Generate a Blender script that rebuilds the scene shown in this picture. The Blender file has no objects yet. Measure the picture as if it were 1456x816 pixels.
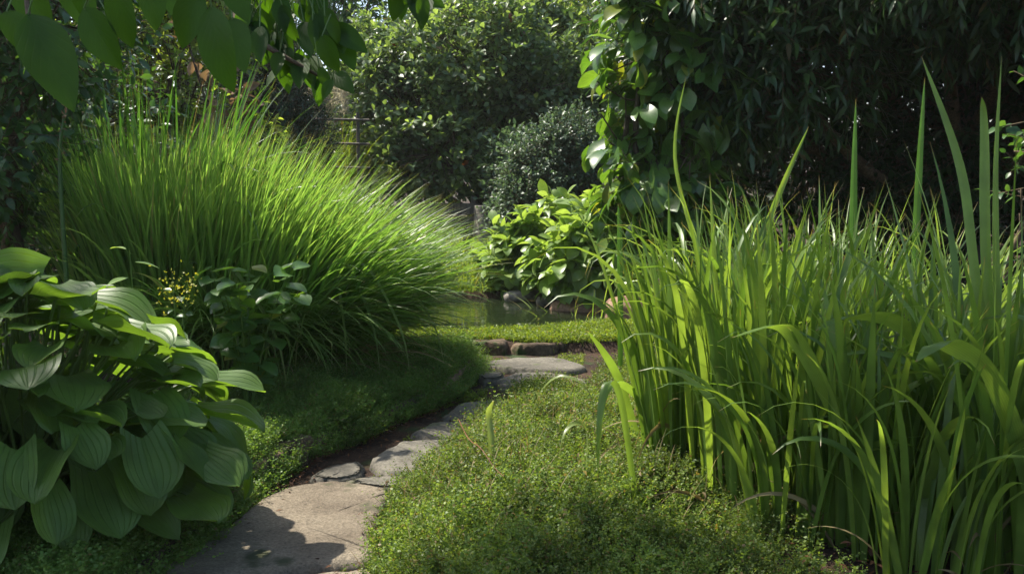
import bpy, math
import numpy as np
from mathutils import Vector

# ------------------------------------------------------------------ camera, world, sun, exposure
SC = bpy.context.scene
COL = SC.collection
F, CX, CY = 1398.0, 728.0, 408.0
CAM = np.array([0.0, 0.0, 1.30])
PITCH = math.atan((408 - 250) / F)
cd = bpy.data.cameras.new('camera')
cam = bpy.data.objects.new('camera', cd)
COL.objects.link(cam)
cam.location = CAM
cam.rotation_euler = (math.pi / 2 - PITCH, 0, 0)
cd.sensor_width = 36
cd.lens = 36 * F / 1456
cd.clip_start = 0.05
cd.clip_end = 500
SC.camera = cam

SUN_EL, SUN_AZ = math.radians(55), math.radians(-60)     # azimuth from +Y, positive towards +X
sun_dir = Vector((math.sin(SUN_AZ) * math.cos(SUN_EL), math.cos(SUN_AZ) * math.cos(SUN_EL), math.sin(SUN_EL)))
world = bpy.data.worlds.new('World')
SC.world = world
world.use_nodes = True
wn = world.node_tree.nodes
bg = wn['Background']
sky = wn.new('ShaderNodeTexSky')
sky.sky_type = 'NISHITA'
sky.sun_disc = False
sky.sun_elevation = SUN_EL
sky.sun_rotation = SUN_AZ
sky.air_density = 1.0
sky.dust_density = 2.0
world.node_tree.links.new(sky.outputs[0], bg.inputs[0])
bg.inputs[1].default_value = 0.15
sd = bpy.data.lights.new('sun', 'SUN')
sd.energy = 5.0
sd.angle = math.radians(0.9)
sd.color = (1.0, 0.94, 0.82)
so = bpy.data.objects.new('sun', sd)
COL.objects.link(so)
so.rotation_euler = sun_dir.to_track_quat('Z', 'Y').to_euler()
SC.view_settings.view_transform = 'Standard'
SC.view_settings.look = 'None'
SC.view_settings.exposure = 1.1
SC.view_settings.gamma = 1
SC.view_settings.use_curve_mapping = False
SC.render.engine = 'CYCLES'
SC.cycles.max_bounces = 6
SC.cycles.diffuse_bounces = 3
SC.cycles.glossy_bounces = 2
SC.cycles.transmission_bounces = 4
SC.cycles.caustics_reflective = False
SC.cycles.caustics_refractive = False
SC.cycles.use_denoising = True
SC.cycles.sample_clamp_indirect = 6

RNG = np.random.default_rng


def at(px, py, d):
    """world point seen at photo pixel (px,py), d metres ahead of the camera"""
    f = np.array([0, math.cos(PITCH), -math.sin(PITCH)])
    u = np.array([0, math.sin(PITCH), math.cos(PITCH)])
    r = f + (px - CX) / F * np.array([1, 0, 0]) + (CY - py) / F * u
    return CAM + r * (d / r[1])


def on_plane(px, py, z=0.0):
    p = at(px, py, 1.0) - CAM
    return CAM + p * ((z - CAM[2]) / p[2])


def xat(px, d):
    return (px - CX) / F * d


def nrm(a):
    return a / np.maximum(np.linalg.norm(a, axis=-1, keepdims=True), 1e-9)


def sstep(a, b, x):
    t = np.clip((x - a) / (b - a), 0, 1)
    return t * t * (3 - 2 * t)


def wob(p, s=1.0, k=0.0):
    """cheap smooth 3-D noise, about -1..1"""
    x, y, z = p[..., 0] * s + k, p[..., 1] * s + 2.3 * k, p[..., 2] * s + 0.7 * k
    return (np.sin(1.7 * x + 1.3 * np.sin(1.1 * y + z)) + np.sin(1.9 * y + 1.4 * np.sin(1.3 * z + .7 * x)) +
            np.sin(2.1 * z + 1.2 * np.sin(.9 * x - y)) + .6 * np.sin(3.7 * x - 2.9 * y + 3.1 * z)) / 3.2


# ------------------------------------------------------------------ mesh building
class Buf:
    def __init__(self):
        self.v, self.f, self.uv, self.n = [], [], [], 0

    def grid(self, P, uvs=None, close=False):
        """P: (N, rows, cols, 3)"""
        N, R, C, _ = P.shape
        idx = np.arange(N * R * C).reshape(N, R, C) + self.n
        if close:
            idx = np.concatenate([idx, idx[:, :, :1]], 2)
        q = np.stack([idx[:, :-1, :-1], idx[:, :-1, 1:], idx[:, 1:, 1:], idx[:, 1:, :-1]], -1).reshape(-1, 4)
        self.v.append(P.reshape(-1, 3))
        self.f.append(q)
        if uvs is None:
            uu, vv = np.meshgrid(np.linspace(0, 1, C), np.linspace(0, 1, R))
            uvs = np.broadcast_to(np.stack([uu, vv], -1), (N, R, C, 2))
        self.uv.append(np.array(uvs).reshape(-1, 2))
        self.n += N * R * C

    def rhomb(self, A, B, Cc, D):
        P = np.stack([A, B, Cc, D], 1)
        N = len(P)
        self.v.append(P.reshape(-1, 3))
        self.f.append(np.arange(N * 4).reshape(N, 4) + self.n)
        self.uv.append(np.broadcast_to(np.array([[.5, 0], [1, .5], [.5, 1], [0, .5]]), (N, 4, 2)).reshape(-1, 2))
        self.n += N * 4

    def build(self, name, mat, parent=None, smooth=True):
        v = np.concatenate(self.v).astype(np.float32)
        f = np.concatenate(self.f).astype(np.int32)
        uv = np.concatenate(self.uv).astype(np.float32)
        if parent is not None:
            v = v - np.array(parent['_base'], dtype=np.float32)
        m = bpy.data.meshes.new(name)
        m.vertices.add(len(v))
        m.vertices.foreach_set('co', v.ravel())
        m.loops.add(f.size)
        m.loops.foreach_set('vertex_index', f.ravel())
        m.polygons.add(len(f))
        m.polygons.foreach_set('loop_start', np.arange(0, f.size, 4, dtype=np.int32))
        m.polygons.foreach_set('loop_total', np.full(len(f), 4, dtype=np.int32))
        m.polygons.foreach_set('use_smooth', np.full(len(f), smooth, dtype=bool))
        l = m.uv_layers.new(name='UVMap')
        l.data.foreach_set('uv', uv[f.ravel()].ravel())
        m.materials.append(mat)
        m.update(calc_edges=True)
        o = bpy.data.objects.new(name, m)
        COL.objects.link(o)
        if parent is not None:
            o.parent = parent
            o['_base'] = parent['_base']
        return o


def tag(o, label, cat, group=None, kind=None):
    o['label'] = label
    o['category'] = cat
    if group:
        o['group'] = group
    if kind:
        o['kind'] = kind
    return o


def thing(name, label, cat, loc, group=None):
    o = bpy.data.objects.new(name, None)
    COL.objects.link(o)
    o.location = [float(c) for c in loc]
    o['_base'] = [float(c) for c in loc]
    o.empty_display_size = 0.1
    return tag(o, label, cat, group)


def structure(o):
    o['kind'] = 'structure'
    return o


# ------------------------------------------------------------------ materials
def nodes(name):
    m = bpy.data.materials.new(name)
    m.use_nodes = True
    t = m.node_tree
    return m, t, t.nodes, t.links, t.nodes['Principled BSDF'], t.nodes['Material Output']


def rgb(c):
    return (c[0], c[1], c[2], 1)


def leaf_mat(name, a, b, tr=None, tmix=0.4, rough=0.45, spec=0.5, veins=None, tip=None, vein_col=None, old=None, bump=0.0, var=(9, .78, 1.2)):
    """a..b: range of leaf colours (picked per leaf); tr: light let through"""
    m, t, N, L, P, out = nodes(name)
    geo = N.new('ShaderNodeNewGeometry')
    mix = N.new('ShaderNodeMix'); mix.data_type = 'RGBA'
    mix.inputs[6].default_value = rgb(a); mix.inputs[7].default_value = rgb(b)
    L.new(geo.outputs['Random Per Island'], mix.inputs[0])
    col = mix.outputs[2]
    if old:                                    # a few yellowed or browned leaves
        gt = N.new('ShaderNodeMath'); gt.operation = 'MULTIPLY'; gt.inputs[1].default_value = 37.0
        L.new(geo.outputs['Random Per Island'], gt.inputs[0])
        fr = N.new('ShaderNodeMath'); fr.operation = 'FRACT'; L.new(gt.outputs[0], fr.inputs[0])
        g2 = N.new('ShaderNodeMath'); g2.operation = 'GREATER_THAN'; g2.inputs[1].default_value = 1 - old[3]
        L.new(fr.outputs[0], g2.inputs[0])
        mo = N.new('ShaderNodeMix'); mo.data_type = 'RGBA'
        L.new(g2.outputs[0], mo.inputs[0]); L.new(col, mo.inputs[6]); mo.inputs[7].default_value = rgb(old[:3])
        col = mo.outputs[2]
    uv = N.new('ShaderNodeUVMap'); uv.uv_map = 'UVMap'
    sep = N.new('ShaderNodeSeparateXYZ'); L.new(uv.outputs[0], sep.inputs[0])
    vh = None
    if veins:
        kind, freq, amt = veins
        if kind == 'parallel':                 # lines along the blade
            w = N.new('ShaderNodeMath'); w.operation = 'MULTIPLY'; w.inputs[1].default_value = freq * 6.283
            L.new(sep.outputs[0], w.inputs[0])
            s = N.new('ShaderNodeMath'); s.operation = 'SINE'; L.new(w.outputs[0], s.inputs[0])
            vv = s.outputs[0]
        else:                                  # side veins that sweep from the midrib towards the tip
            ab = N.new('ShaderNodeMath'); ab.operation = 'SUBTRACT'; ab.inputs[1].default_value = .5
            L.new(sep.outputs[0], ab.inputs[0])
            a2 = N.new('ShaderNodeMath'); a2.operation = 'ABSOLUTE'; L.new(ab.outputs[0], a2.inputs[0])
            if kind == 'hosta':
                k = N.new('ShaderNodeMath'); k.operation = 'MULTIPLY'; k.inputs[1].default_value = freq * 6.283
                L.new(a2.outputs[0], k.inputs[0])
            else:
                a3 = N.new('ShaderNodeMath'); a3.operation = 'MULTIPLY'; a3.inputs[1].default_value = 0.9
                L.new(a2.outputs[0], a3.inputs[0])
                d = N.new('ShaderNodeMath'); d.operation = 'SUBTRACT'
                L.new(sep.outputs[1], d.inputs[0]); L.new(a3.outputs[0], d.inputs[1])
                k = N.new('ShaderNodeMath'); k.operation = 'MULTIPLY'; k.inputs[1].default_value = freq * 6.283
                L.new(d.outputs[0], k.inputs[0])
            s = N.new('ShaderNodeMath'); s.operation = 'SINE'; L.new(k.outputs[0], s.inputs[0])
            pw = N.new('ShaderNodeMapRange'); pw.inputs[1].default_value = .6; pw.inputs[2].default_value = 1.
            L.new(s.outputs[0], pw.inputs[0])
            mr = N.new('ShaderNodeMapRange'); mr.inputs[1].default_value = .035; mr.inputs[2].default_value = .012
            L.new(a2.outputs[0], mr.inputs[0])
            mx = N.new('ShaderNodeMath'); mx.operation = 'MAXIMUM'
            L.new(pw.outputs[0], mx.inputs[0]); L.new(mr.outputs[0], mx.inputs[1])
            vv = mx.outputs[0]
        vh = vv
        vm = N.new('ShaderNodeMix'); vm.data_type = 'RGBA'
        sc = N.new('ShaderNodeMath'); sc.operation = 'MULTIPLY'; sc.inputs[1].default_value = amt; sc.use_clamp = True
        L.new(vv, sc.inputs[0]); L.new(sc.outputs[0], vm.inputs[0])
        L.new(col, vm.inputs[6]); vm.inputs[7].default_value = rgb(vein_col or [min(1, 1.7 * c + .01) for c in b])
        col = vm.outputs[2]
    # blotchy natural variation over the plant
    tc = N.new('ShaderNodeTexCoord')
    nz = N.new('ShaderNodeTexNoise'); nz.inputs['Scale'].default_value = var[0]; nz.inputs['Detail'].default_value = 3
    L.new(tc.outputs['Object'], nz.inputs['Vector'])
    hs = N.new('ShaderNodeHueSaturation')
    mrv = N.new('ShaderNodeMapRange'); mrv.inputs[1].default_value = .3; mrv.inputs[2].default_value = .7
    mrv.inputs[3].default_value = var[1]; mrv.inputs[4].default_value = var[2]
    L.new(nz.outputs[0], mrv.inputs[0]); L.new(mrv.outputs[0], hs.inputs['Value']); L.new(col, hs.inputs['Color'])
    col = hs.outputs[0]
    if tip:                                    # dry tips
        tr_ = N.new('ShaderNodeMapRange'); tr_.inputs[1].default_value = tip[3]; tr_.inputs[2].default_value = 1.
        L.new(sep.outputs[1], tr_.inputs[0])
        tm = N.new('ShaderNodeMix'); tm.data_type = 'RGBA'
        L.new(tr_.outputs[0], tm.inputs[0]); L.new(col, tm.inputs[6]); tm.inputs[7].default_value = rgb(tip[:3])
        col = tm.outputs[2]
    L.new(col, P.inputs['Base Color'])
    P.inputs['Roughness'].default_value = rough
    P.inputs['Specular IOR Level'].default_value = spec
    if bump and vh is not None:
        bp = N.new('ShaderNodeBump'); bp.inputs['Strength'].default_value = bump; bp.inputs['Distance'].default_value = .004
        bp.invert = True
        L.new(vh, bp.inputs['Height']); L.new(bp.outputs[0], P.inputs['Normal'])
    tb = N.new('ShaderNodeBsdfTranslucent')
    if tr is None:
        tr = (2.2, 1.9, .8)
    tm2 = N.new('ShaderNodeMix'); tm2.data_type = 'RGBA'; tm2.blend_type = 'MULTIPLY'
    tm2.inputs[0].default_value = 1.0
    tm2.clamp_result = False
    L.new(col, tm2.inputs[6]); tm2.inputs[7].default_value = rgb(tr)
    L.new(tm2.outputs[2], tb.inputs[0])
    ms = N.new('ShaderNodeMixShader'); ms.inputs[0].default_value = tmix
    L.new(P.outputs[0], ms.inputs[1]); L.new(tb.outputs[0], ms.inputs[2])
    L.new(ms.outputs[0], out.inputs[0])
    return m


def rough_mat(name, cols, scale=6.0, rough=0.9, bump=0.5, bscale=40, dist=.02, stretch=(1, 1, 1), spots=None):
    m, t, N, L, P, out = nodes(name)
    tc = N.new('ShaderNodeTexCoord')
    mp = N.new('ShaderNodeMapping'); mp.inputs['Scale'].default_value = stretch
    L.new(tc.outputs['Object'], mp.inputs[0])
    nz = N.new('ShaderNodeTexNoise'); nz.inputs['Scale'].default_value = scale
    nz.inputs['Detail'].default_value = 8; nz.inputs['Roughness'].default_value = .65
    L.new(mp.outputs[0], nz.inputs['Vector'])
    cr = N.new('ShaderNodeValToRGB')
    el = cr.color_ramp.elements
    for i, c in enumerate(cols):
        p = .3 + .4 * i / (len(cols) - 1)
        e = el[0] if i == 0 else (el[1] if i == len(cols) - 1 else el.new(p))
        e.position = p
        e.color = rgb(c)
    L.new(nz.outputs[0], cr.inputs[0])
    col = cr.outputs[0]
    n2 = N.new('ShaderNodeTexNoise'); n2.inputs['Scale'].default_value = bscale
    n2.inputs['Detail'].default_value = 6; n2.inputs['Roughness'].default_value = .7
    L.new(mp.outputs[0], n2.inputs['Vector'])
    # fine grain in the colour too
    hs = N.new('ShaderNodeHueSaturation')
    mr = N.new('ShaderNodeMapRange'); mr.inputs[1].default_value = .3; mr.inputs[2].default_value = .7
    mr.inputs[3].default_value = .5; mr.inputs[4].default_value = 1.45
    L.new(n2.outputs[0], mr.inputs[0]); L.new(mr.outputs[0], hs.inputs['Value']); L.new(col, hs.inputs['Color'])
    col = hs.outputs[0]
    if spots:
        n3 = N.new('ShaderNodeTexNoise'); n3.inputs['Scale'].default_value = spots[3]; n3.inputs['Detail'].default_value = 5
        L.new(tc.outputs['Object'], n3.inputs['Vector'])
        m3 = N.new('ShaderNodeMapRange'); m3.inputs[1].default_value = spots[4]; m3.inputs[2].default_value = spots[4] + .08
        L.new(n3.outputs[0], m3.inputs[0])
        mm = N.new('ShaderNodeMix'); mm.data_type = 'RGBA'
        L.new(m3.outputs[0], mm.inputs[0]); L.new(col, mm.inputs[6]); mm.inputs[7].default_value = rgb(spots[:3])
        col = mm.outputs[2]
    L.new(col, P.inputs['Base Color'])
    P.inputs['Roughness'].default_value = rough
    P.inputs['Specular IOR Level'].default_value = .3
    bp = N.new('ShaderNodeBump'); bp.inputs['Strength'].default_value = bump; bp.inputs['Distance'].default_value = dist
    L.new(n2.outputs[0], bp.inputs['Height']); L.new(bp.outputs[0], P.inputs['Normal'])
    return m


M = {}
M['soil'] = rough_mat('soil', [(.012, .008, .005), (.035, .021, .013), (.075, .042, .024)], 5, .95, .8, 45, .03,
                      spots=(.03, .05, .012, 3.5, .56))
M['stone'] = rough_mat('stone', [(.11, .085, .06), (.19, .155, .11), (.265, .22, .16)], 3.2, .9, 1.0, 95, .010,
                       spots=(.055, .06, .028, 4.2, .58))
M['grey_stone'] = rough_mat('grey_stone', [(.065, .058, .046), (.11, .10, .082), (.165, .15, .12)], 3, .85, .5, 60, .01,
                            spots=(.07, .085, .03, 5, .60))
M['kerb'] = rough_mat('kerb_stone', [(.04, .028, .018), (.10, .068, .04), (.17, .12, .075)], 5, .95, .8, 40, .015,
                      spots=(.03, .05, .012, 6, .55))
M['rock'] = rough_mat('brown_rock', [(.12, .06, .035), (.24, .13, .075), (.34, .22, .15)], 6, .75, .6, 30, .01)
M['rock_grey'] = rough_mat('grey_rock', [(.10, .09, .075), (.20, .18, .15), (.28, .25, .21)], 6, .8, .6, 30, .01)
M['bark'] = rough_mat('bark', [(.03, .022, .015), (.075, .055, .038), (.13, .10, .07)], 8, .95, .9, 35, .02, (1, 1, .25))
M['twig'] = rough_mat('twig', [(.05, .035, .02), (.10, .07, .04), (.15, .11, .065)], 15, .9, .3, 60, .004)
M['wood'] = rough_mat('weathered_wood', [(.07, .055, .042), (.12, .10, .08), (.18, .155, .13)], 5, .9, .5, 30, .005, (6, 6, .6))
M['litter'] = leaf_mat('litter', (.04, .018, .011), (.14, .065, .032), (1.2, 1.1, .8), .15, .8, .2)

g = leaf_mat
M['clump'] = g('bright_grass', (.060, .138, .024), (.140, .225, .050), (2.15, 2.1, 1.1), .5, .36, .5,
               veins=('parallel', 3, .25), tip=(.22, .19, .07, .95), old=(.20, .19, .08, .012))
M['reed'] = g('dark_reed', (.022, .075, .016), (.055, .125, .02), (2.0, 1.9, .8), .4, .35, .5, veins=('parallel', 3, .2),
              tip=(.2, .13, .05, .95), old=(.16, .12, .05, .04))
M['iris'] = g('iris_blade', (.062, .125, .020), (.15, .23, .042), (2.1, 1.95, .9), .45, .36, .5, veins=('parallel', 9, .13),
              tip=(.22, .13, .05, .955), bump=.08, old=(.12, .19, .03, .04))
M['strap'] = g('straw_blade', (.10, .17, .035), (.20, .24, .07), (1.8, 1.7, .9), .45, .4, .5, veins=('parallel', 4, .2),
               tip=(.25, .18, .09, .9), old=(.30, .24, .13, .2))
M['iris_pale'] = g('iris_blade_pale', (.085, .15, .028), (.185, .26, .065), (1.9, 1.85, .95), .45, .36, .5, veins=('parallel', 9, .13), tip=(.26, .17, .07, .93))
M['dryblade'] = g('dry_blade', (.12, .085, .035), (.26, .21, .10), (1.5, 1.4, .9), .35, .6, .3, veins=('parallel', 4, .2))
M['cover'] = g('groundcover', (.078, .140, .022), (.18, .24, .055), (2.0, 1.9, .8), .42, .5, .3, old=(.20, .15, .06, .05), var=(4, .5, 1.3))
M['cover_dark'] = g('groundcover_dark', (.08, .16, .03), (.155, .235, .055), (2.0, 1.9, .8), .4, .5, .3, old=(.18, .14, .06, .04), var=(5, .6, 1.3))
M['turf'] = g('turf', (.085, .15, .018), (.18, .24, .035), (2.1, 1.9, .7), .45, .5, .3, old=(.2, .16, .05, .03))
M['hosta'] = g('hosta_leaf', (.050, .115, .020), (.105, .18, .034), (2.4, 2.2, .7), .42, .45, .4, veins=('hosta', 8, .10),
               vein_col=(.14, .24, .06), bump=.8, old=(.12, .17, .02, .10))
M['stalk'] = g('stalk', (.07, .14, .03), (.12, .19, .04), None, .3, .45)
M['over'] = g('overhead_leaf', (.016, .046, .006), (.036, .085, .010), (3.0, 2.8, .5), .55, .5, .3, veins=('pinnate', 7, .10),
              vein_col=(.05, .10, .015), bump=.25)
M['shade_canopy'] = g('shade_canopy_leaf', (.025, .07, .01), (.05, .11, .015), (2.2, 2.1, .6), .4, .4)
M['glossy'] = g('glossy_leaf', (.07, .125, .05), (.15, .215, .09), (2.0, 1.9, .7), .5, .38, .5, old=(.10, .035, .02, .004))
M['yellowgreen'] = g('yellow_green_leaf', (.09, .16, .03), (.18, .24, .05), (2.3, 2.1, .9), .52, .4)
M['willow'] = g('long_leaf', (.018, .050, .013), (.045, .095, .022), (2.0, 1.9, .7), .35, .36, .5, old=(.14, .12, .05, .01))
M['hedge'] = g('hedge_leaf', (.012, .030, .009), (.028, .055, .014), (1.8, 1.8, .7), .3, .5, .25)
M['vine'] = g('vine_leaf', (.040, .105, .02), (.09, .17, .03), (2.3, 2.1, .7), .4, .33, .55, veins=('pinnate', 5, .15),
              old=(.16, .19, .03, .08))
M['mound'] = g('mound_leaf', (.12, .205, .045), (.21, .30, .085), (2.0, 1.9, .8), .42, .36, .5, veins=('pinnate', 5, .12))
M['silver'] = g('grey_green_leaf', (.050, .095, .050), (.10, .155, .085), (1.6, 1.6, 1.), .35, .45)
M['conifer'] = g('dark_needle', (.016, .040, .016), (.035, .07, .026), (1.6, 1.6, .8), .25, .5)
M['shrubdark'] = g('dark_shrub_leaf', (.025, .070, .020), (.06, .125, .03), (2.1, 2., .7), .38, .36, .5)
M['drybrown'] = g('dry_leaf', (.12, .075, .04), (.28, .19, .11), (1.3, 1.2, .9), .35, .7, .3)
M['plume'] = g('plume', (.30, .27, .20), (.42, .38, .30), (1.2, 1.2, 1.), .4, .8, .2)
M['flower'] = g('yellow_flower', (.35, .38, .03), (.5, .45, .05), (1.3, 1.2, .6), .4, .5)
M['orange'] = g('orange_stem', (.16, .055, .025), (.22, .085, .035), (1.3, 1.2, .8), .2, .6)
M['petal'] = g('pale_pad', (.30, .36, .26), (.40, .44, .34), (1.2, 1.2, 1.), .3, .4)


def water_mat():
    m, t, N, L, P, out = nodes('water')
    P.inputs['Base Color'].default_value = (.012, .018, .008, 1)
    P.inputs['Roughness'].default_value = .03
    P.inputs['IOR'].default_value = 1.33
    tc = N.new('ShaderNodeTexCoord')
    mp = N.new('ShaderNodeMapping'); mp.inputs['Scale'].default_value = (.7, 2.5, 1)
    L.new(tc.outputs['Object'], mp.inputs[0])
    nz = N.new('ShaderNodeTexNoise'); nz.inputs['Scale'].default_value = 3; nz.inputs['Detail'].default_value = 3
    L.new(mp.outputs[0], nz.inputs['Vector'])
    bp = N.new('ShaderNodeBump'); bp.inputs['Strength'].default_value = .15; bp.inputs['Distance'].default_value = .03
    L.new(nz.outputs[0], bp.inputs['Height']); L.new(bp.outputs[0], P.inputs['Normal'])
    return m


M['water'] = water_mat()

# ------------------------------------------------------------------ terrain
XL_D = np.array([2.0, 3.3, 4.13, 4.43, 4.66, 5.05, 5.68, 6.27, 6.86, 7.3])
XL_X = np.array([-1.25, -1.13, -1.04, -.95, -.80, -.62, -.36, -.25, -.24, -.4])
XR_D = np.array([2.0, 3.0, 3.4, 4.0, 4.6, 5.1, 5.7, 6.2, 6.5, 7.3])
XR_X = np.array([-.40, -.45, -.48, -.45, -.27, -.17, .03, .34, .48, .55])
PCX, PCY, PRX, PRY = -.22, 8.92, 1.15, 1.24
WATER_Z = 0.03


def xl(y): return np.interp(y, XL_D, XL_X)
def xr(y): return np.interp(y, XR_D, XR_X)


def pond_r(x, y):
    a = np.arctan2(y - PCY, x - PCX)
    k = 1 + .05 * np.sin(3 * a + 1) + .04 * np.sin(5 * a)
    return np.sqrt(((x - PCX) / PRX) ** 2 + ((y - PCY) / PRY) ** 2) / k


def hz(x, y):
    x, y = np.asarray(x, float), np.asarray(y, float)
    p = np.stack([x, y, 0 * x], -1)
    h = .012 * wob(p, 3.0) + .006 * wob(p, 11.0, 3)
    left = sstep(0.0, .07, xl(y) - x) * (1 - sstep(6.6, 7.0, y))
    h = h + left * (.10 + .035 * wob(p, 2.2, 1) + .08 * sstep(.1, .9, xl(y) - x))
    my = sstep(1.8, 3.2, y) * (1 - sstep(4.1, 5.5, y))
    h = h + my * sstep(-.02, .5, x - xr(y)) * (1 - .7 * sstep(1.2, 2.2, x - xr(y))) * (.19 + .06 * wob(p, 2.5, 5) + .045 * wob(p, 6, 2))
    h = h + .085 * sstep(7.14, 7.22, y)
    h = h + .40 * sstep(10.2, 14.2, y) + .02 * np.maximum(y - 14, 0)
    h = h + .15 * sstep(1.0, 3.0, x) * sstep(7, 10, y) + .25 * sstep(-1.2, -3.0, x) * sstep(6, 10, y)
    r = pond_r(x, y)
    return np.where(r < 1.12, np.minimum(h, -.45 + .53 * sstep(.86, 1.06, r) + .02), h)


def ground():
    gx = np.concatenate([np.array([-90, -50, -30, -20, -14, -10, -8, -6]), np.arange(-4.5, 5.01, .05), np.array([6, 8, 10, 14, 20, 30, 50, 90])])
    gy = np.concatenate([np.array([-60, -30, -15, -8, -4, -2, 0, 1]), np.arange(1.8, 12, .045), np.arange(12, 20, .4), np.array([22, 26, 32, 45, 70, 120, 180])])
    X, Y = np.meshgrid(gx, gy)
    Z = hz(X, Y)
    b = Buf()
    b.grid(np.stack([X, Y, Z], -1)[None])
    structure(b.build('ground', M['soil']))


ground()


def water():
    n = 72
    a = np.linspace(0, 2 * np.pi, n, endpoint=False)
    k = 1 + .05 * np.sin(3 * a + 1) + .04 * np.sin(5 * a)
    P = np.zeros((1, 2, n, 3))
    for i, s in enumerate((1.06, 0.001)):
        P[0, i, :, 0] = PCX + PRX * s * k * np.cos(a)
        P[0, i, :, 1] = PCY + PRY * s * k * np.sin(a)
        P[0, i, :, 2] = WATER_Z
    b = Buf()
    b.grid(P, close=True)
    structure(b.build('pond_water', M['water'], smooth=False))


water()


# ------------------------------------------------------------------ stones
def slab(name, label, poly, z0, z1, mat, seed, group=None, cat='paving stone', tilt=0.0):
    r = RNG(seed)
    poly = np.array(poly, float)
    c = poly.mean(0)
    pts = []
    n = len(poly)
    for i in range(n):                                   # Catmull-Rom outline with small chips
        p0, p1, p2, p3 = poly[i - 1], poly[i], poly[(i + 1) % n], poly[(i + 2) % n]
        for t in np.linspace(0, 1, 8, endpoint=False):
            q = .5 * (2 * p1 + (p2 - p0) * t + (2 * p0 - 5 * p1 + 4 * p2 - p3) * t * t + (3 * p1 - p0 - 3 * p2 + p3) * t ** 3)
            pts.append(.55 * q + .45 * (p1 * (1 - t) + p2 * t))
    pts = np.array(pts)
    pts += r.normal(0, .006, pts.shape)
    rings = []
    size = np.linalg.norm(poly - c, axis=1).mean()
    for s, dz in ((1.0, None), (1.01, -.35), (1 - .012 / size, -.08), (1 - .035 / size, 0), (.8, 0), (.6, 0), (.4, 0), (.2, 0), (.003, 0)):
        q = c + (pts - c) * s
        if dz is None:
            z = np.full(len(q), z0)
        else:
            z = z1 + dz * (z1 - z0) + np.zeros(len(q))
            z = z + (.006 * wob(np.c_[q * 6, q[:, :1] * 0], 1, seed) + .004 * wob(np.c_[q * 19, q[:, :1] * 0], 1, seed)) + tilt * (q[:, 0] - c[0])
        rings.append(np.c_[q, z])
    b = Buf()
    b.grid(np.array(rings)[None], close=True)
    o = b.build(name, mat)
    return tag(o, label, cat, group)


def gp(*pp, z=0.03):
    return [on_plane(a, b_, z)[:2] for a, b_ in pp]


PG = 'paving stones of the garden path'
slab('paving_stone', 'large sandy paving stone with a sunlit patch at front of path',
     gp((190, 835), (250, 782), (330, 742), (378, 703), (425, 686), (480, 681), (548, 692), (556, 702), (540, 735), (530, 770), (540, 797), (480, 803), (400, 810), (280, 840)), -.08, .035, M['stone'], 1, PG)
slab('paving_stone', 'sandy paving stone cut off by the bottom edge of the photo', gp((300, 848), (400, 817), (545, 803), (600, 830), (640, 900), (500, 960), (320, 930)), -.08, .03, M['stone'], 2, PG)
slab('paving_stone', 'narrow grey paving strip directly behind the large sandy paving stone', gp((492, 677), (560, 673), (600, 679), (590, 691), (540, 689), (500, 685)), -.08, .03, M['grey_stone'], 3, PG)
slab('paving_stone', 'grey angular paving stone beside moss at the bend of the path', gp((528, 650), (575, 626), (640, 624), (668, 640), (640, 662), (590, 672), (540, 671)), -.08, .035, M['grey_stone'], 4, PG)
slab('paving_stone', 'small grey paving stone half hidden behind the groundcover at path bend', gp((585, 614), (622, 597), (690, 598), (700, 612), (660, 621), (600, 622)), -.08, .03, M['grey_stone'], 5, PG)
slab('paving_stone', 'small sunlit paving stone between the bend and the far step', gp((628, 592), (655, 572), (720, 566), (750, 578), (720, 592), (660, 595)), -.08, .03, M['grey_stone'], 6, PG)
slab('paving_stone', 'wide sunlit paving stone just below the pond step', gp((676, 518), (735, 509), (800, 511), (836, 522), (800, 529), (735, 526)), -.08, .045, M['grey_stone'], 7, PG)
slab('paving_stone', 'sunlit paving stone partly sunk in groundcover, second below the pond step', gp((705, 541), (735, 530), (800, 532), (842, 541), (820, 553), (725, 555)), -.08, .04, M['grey_stone'], 8, PG)
slab('paving_stone', 'little cobble set left of the two far paving stones', gp((672, 534), (690, 528), (714, 530), (718, 540), (690, 543)), -.08, .045, M['grey_stone'], 9, PG)
slab('paving_stone', 'flat brownish paving stone between the large sandy stone and the kerb', gp((440, 676), (462, 660), (508, 652), (520, 658), (512, 671), (470, 679)), -.08, .022, M['grey_stone'], 10, PG)
# step up to the pond
SG = 'step stones below the pond'
slab('step_stone', 'long brown step stone under turf at near side of pond, left one', [(-.62, 7.16), (-.4, 7.09), (-.22, 7.12), (-.06, 7.08), (-.03, 7.2), (-.04, 7.32), (-.3, 7.36), (-.55, 7.34)], -.05, .088, M['kerb'], 11, SG, 'step stone')
slab('step_stone', 'shorter brown step stone under turf, right one nearer the iris', [(.0, 7.13), (.14, 7.09), (.3, 7.15), (.42, 7.2), (.38, 7.34), (.02, 7.32)], -.05, .075, M['kerb'], 12, SG, 'step stone')
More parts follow.
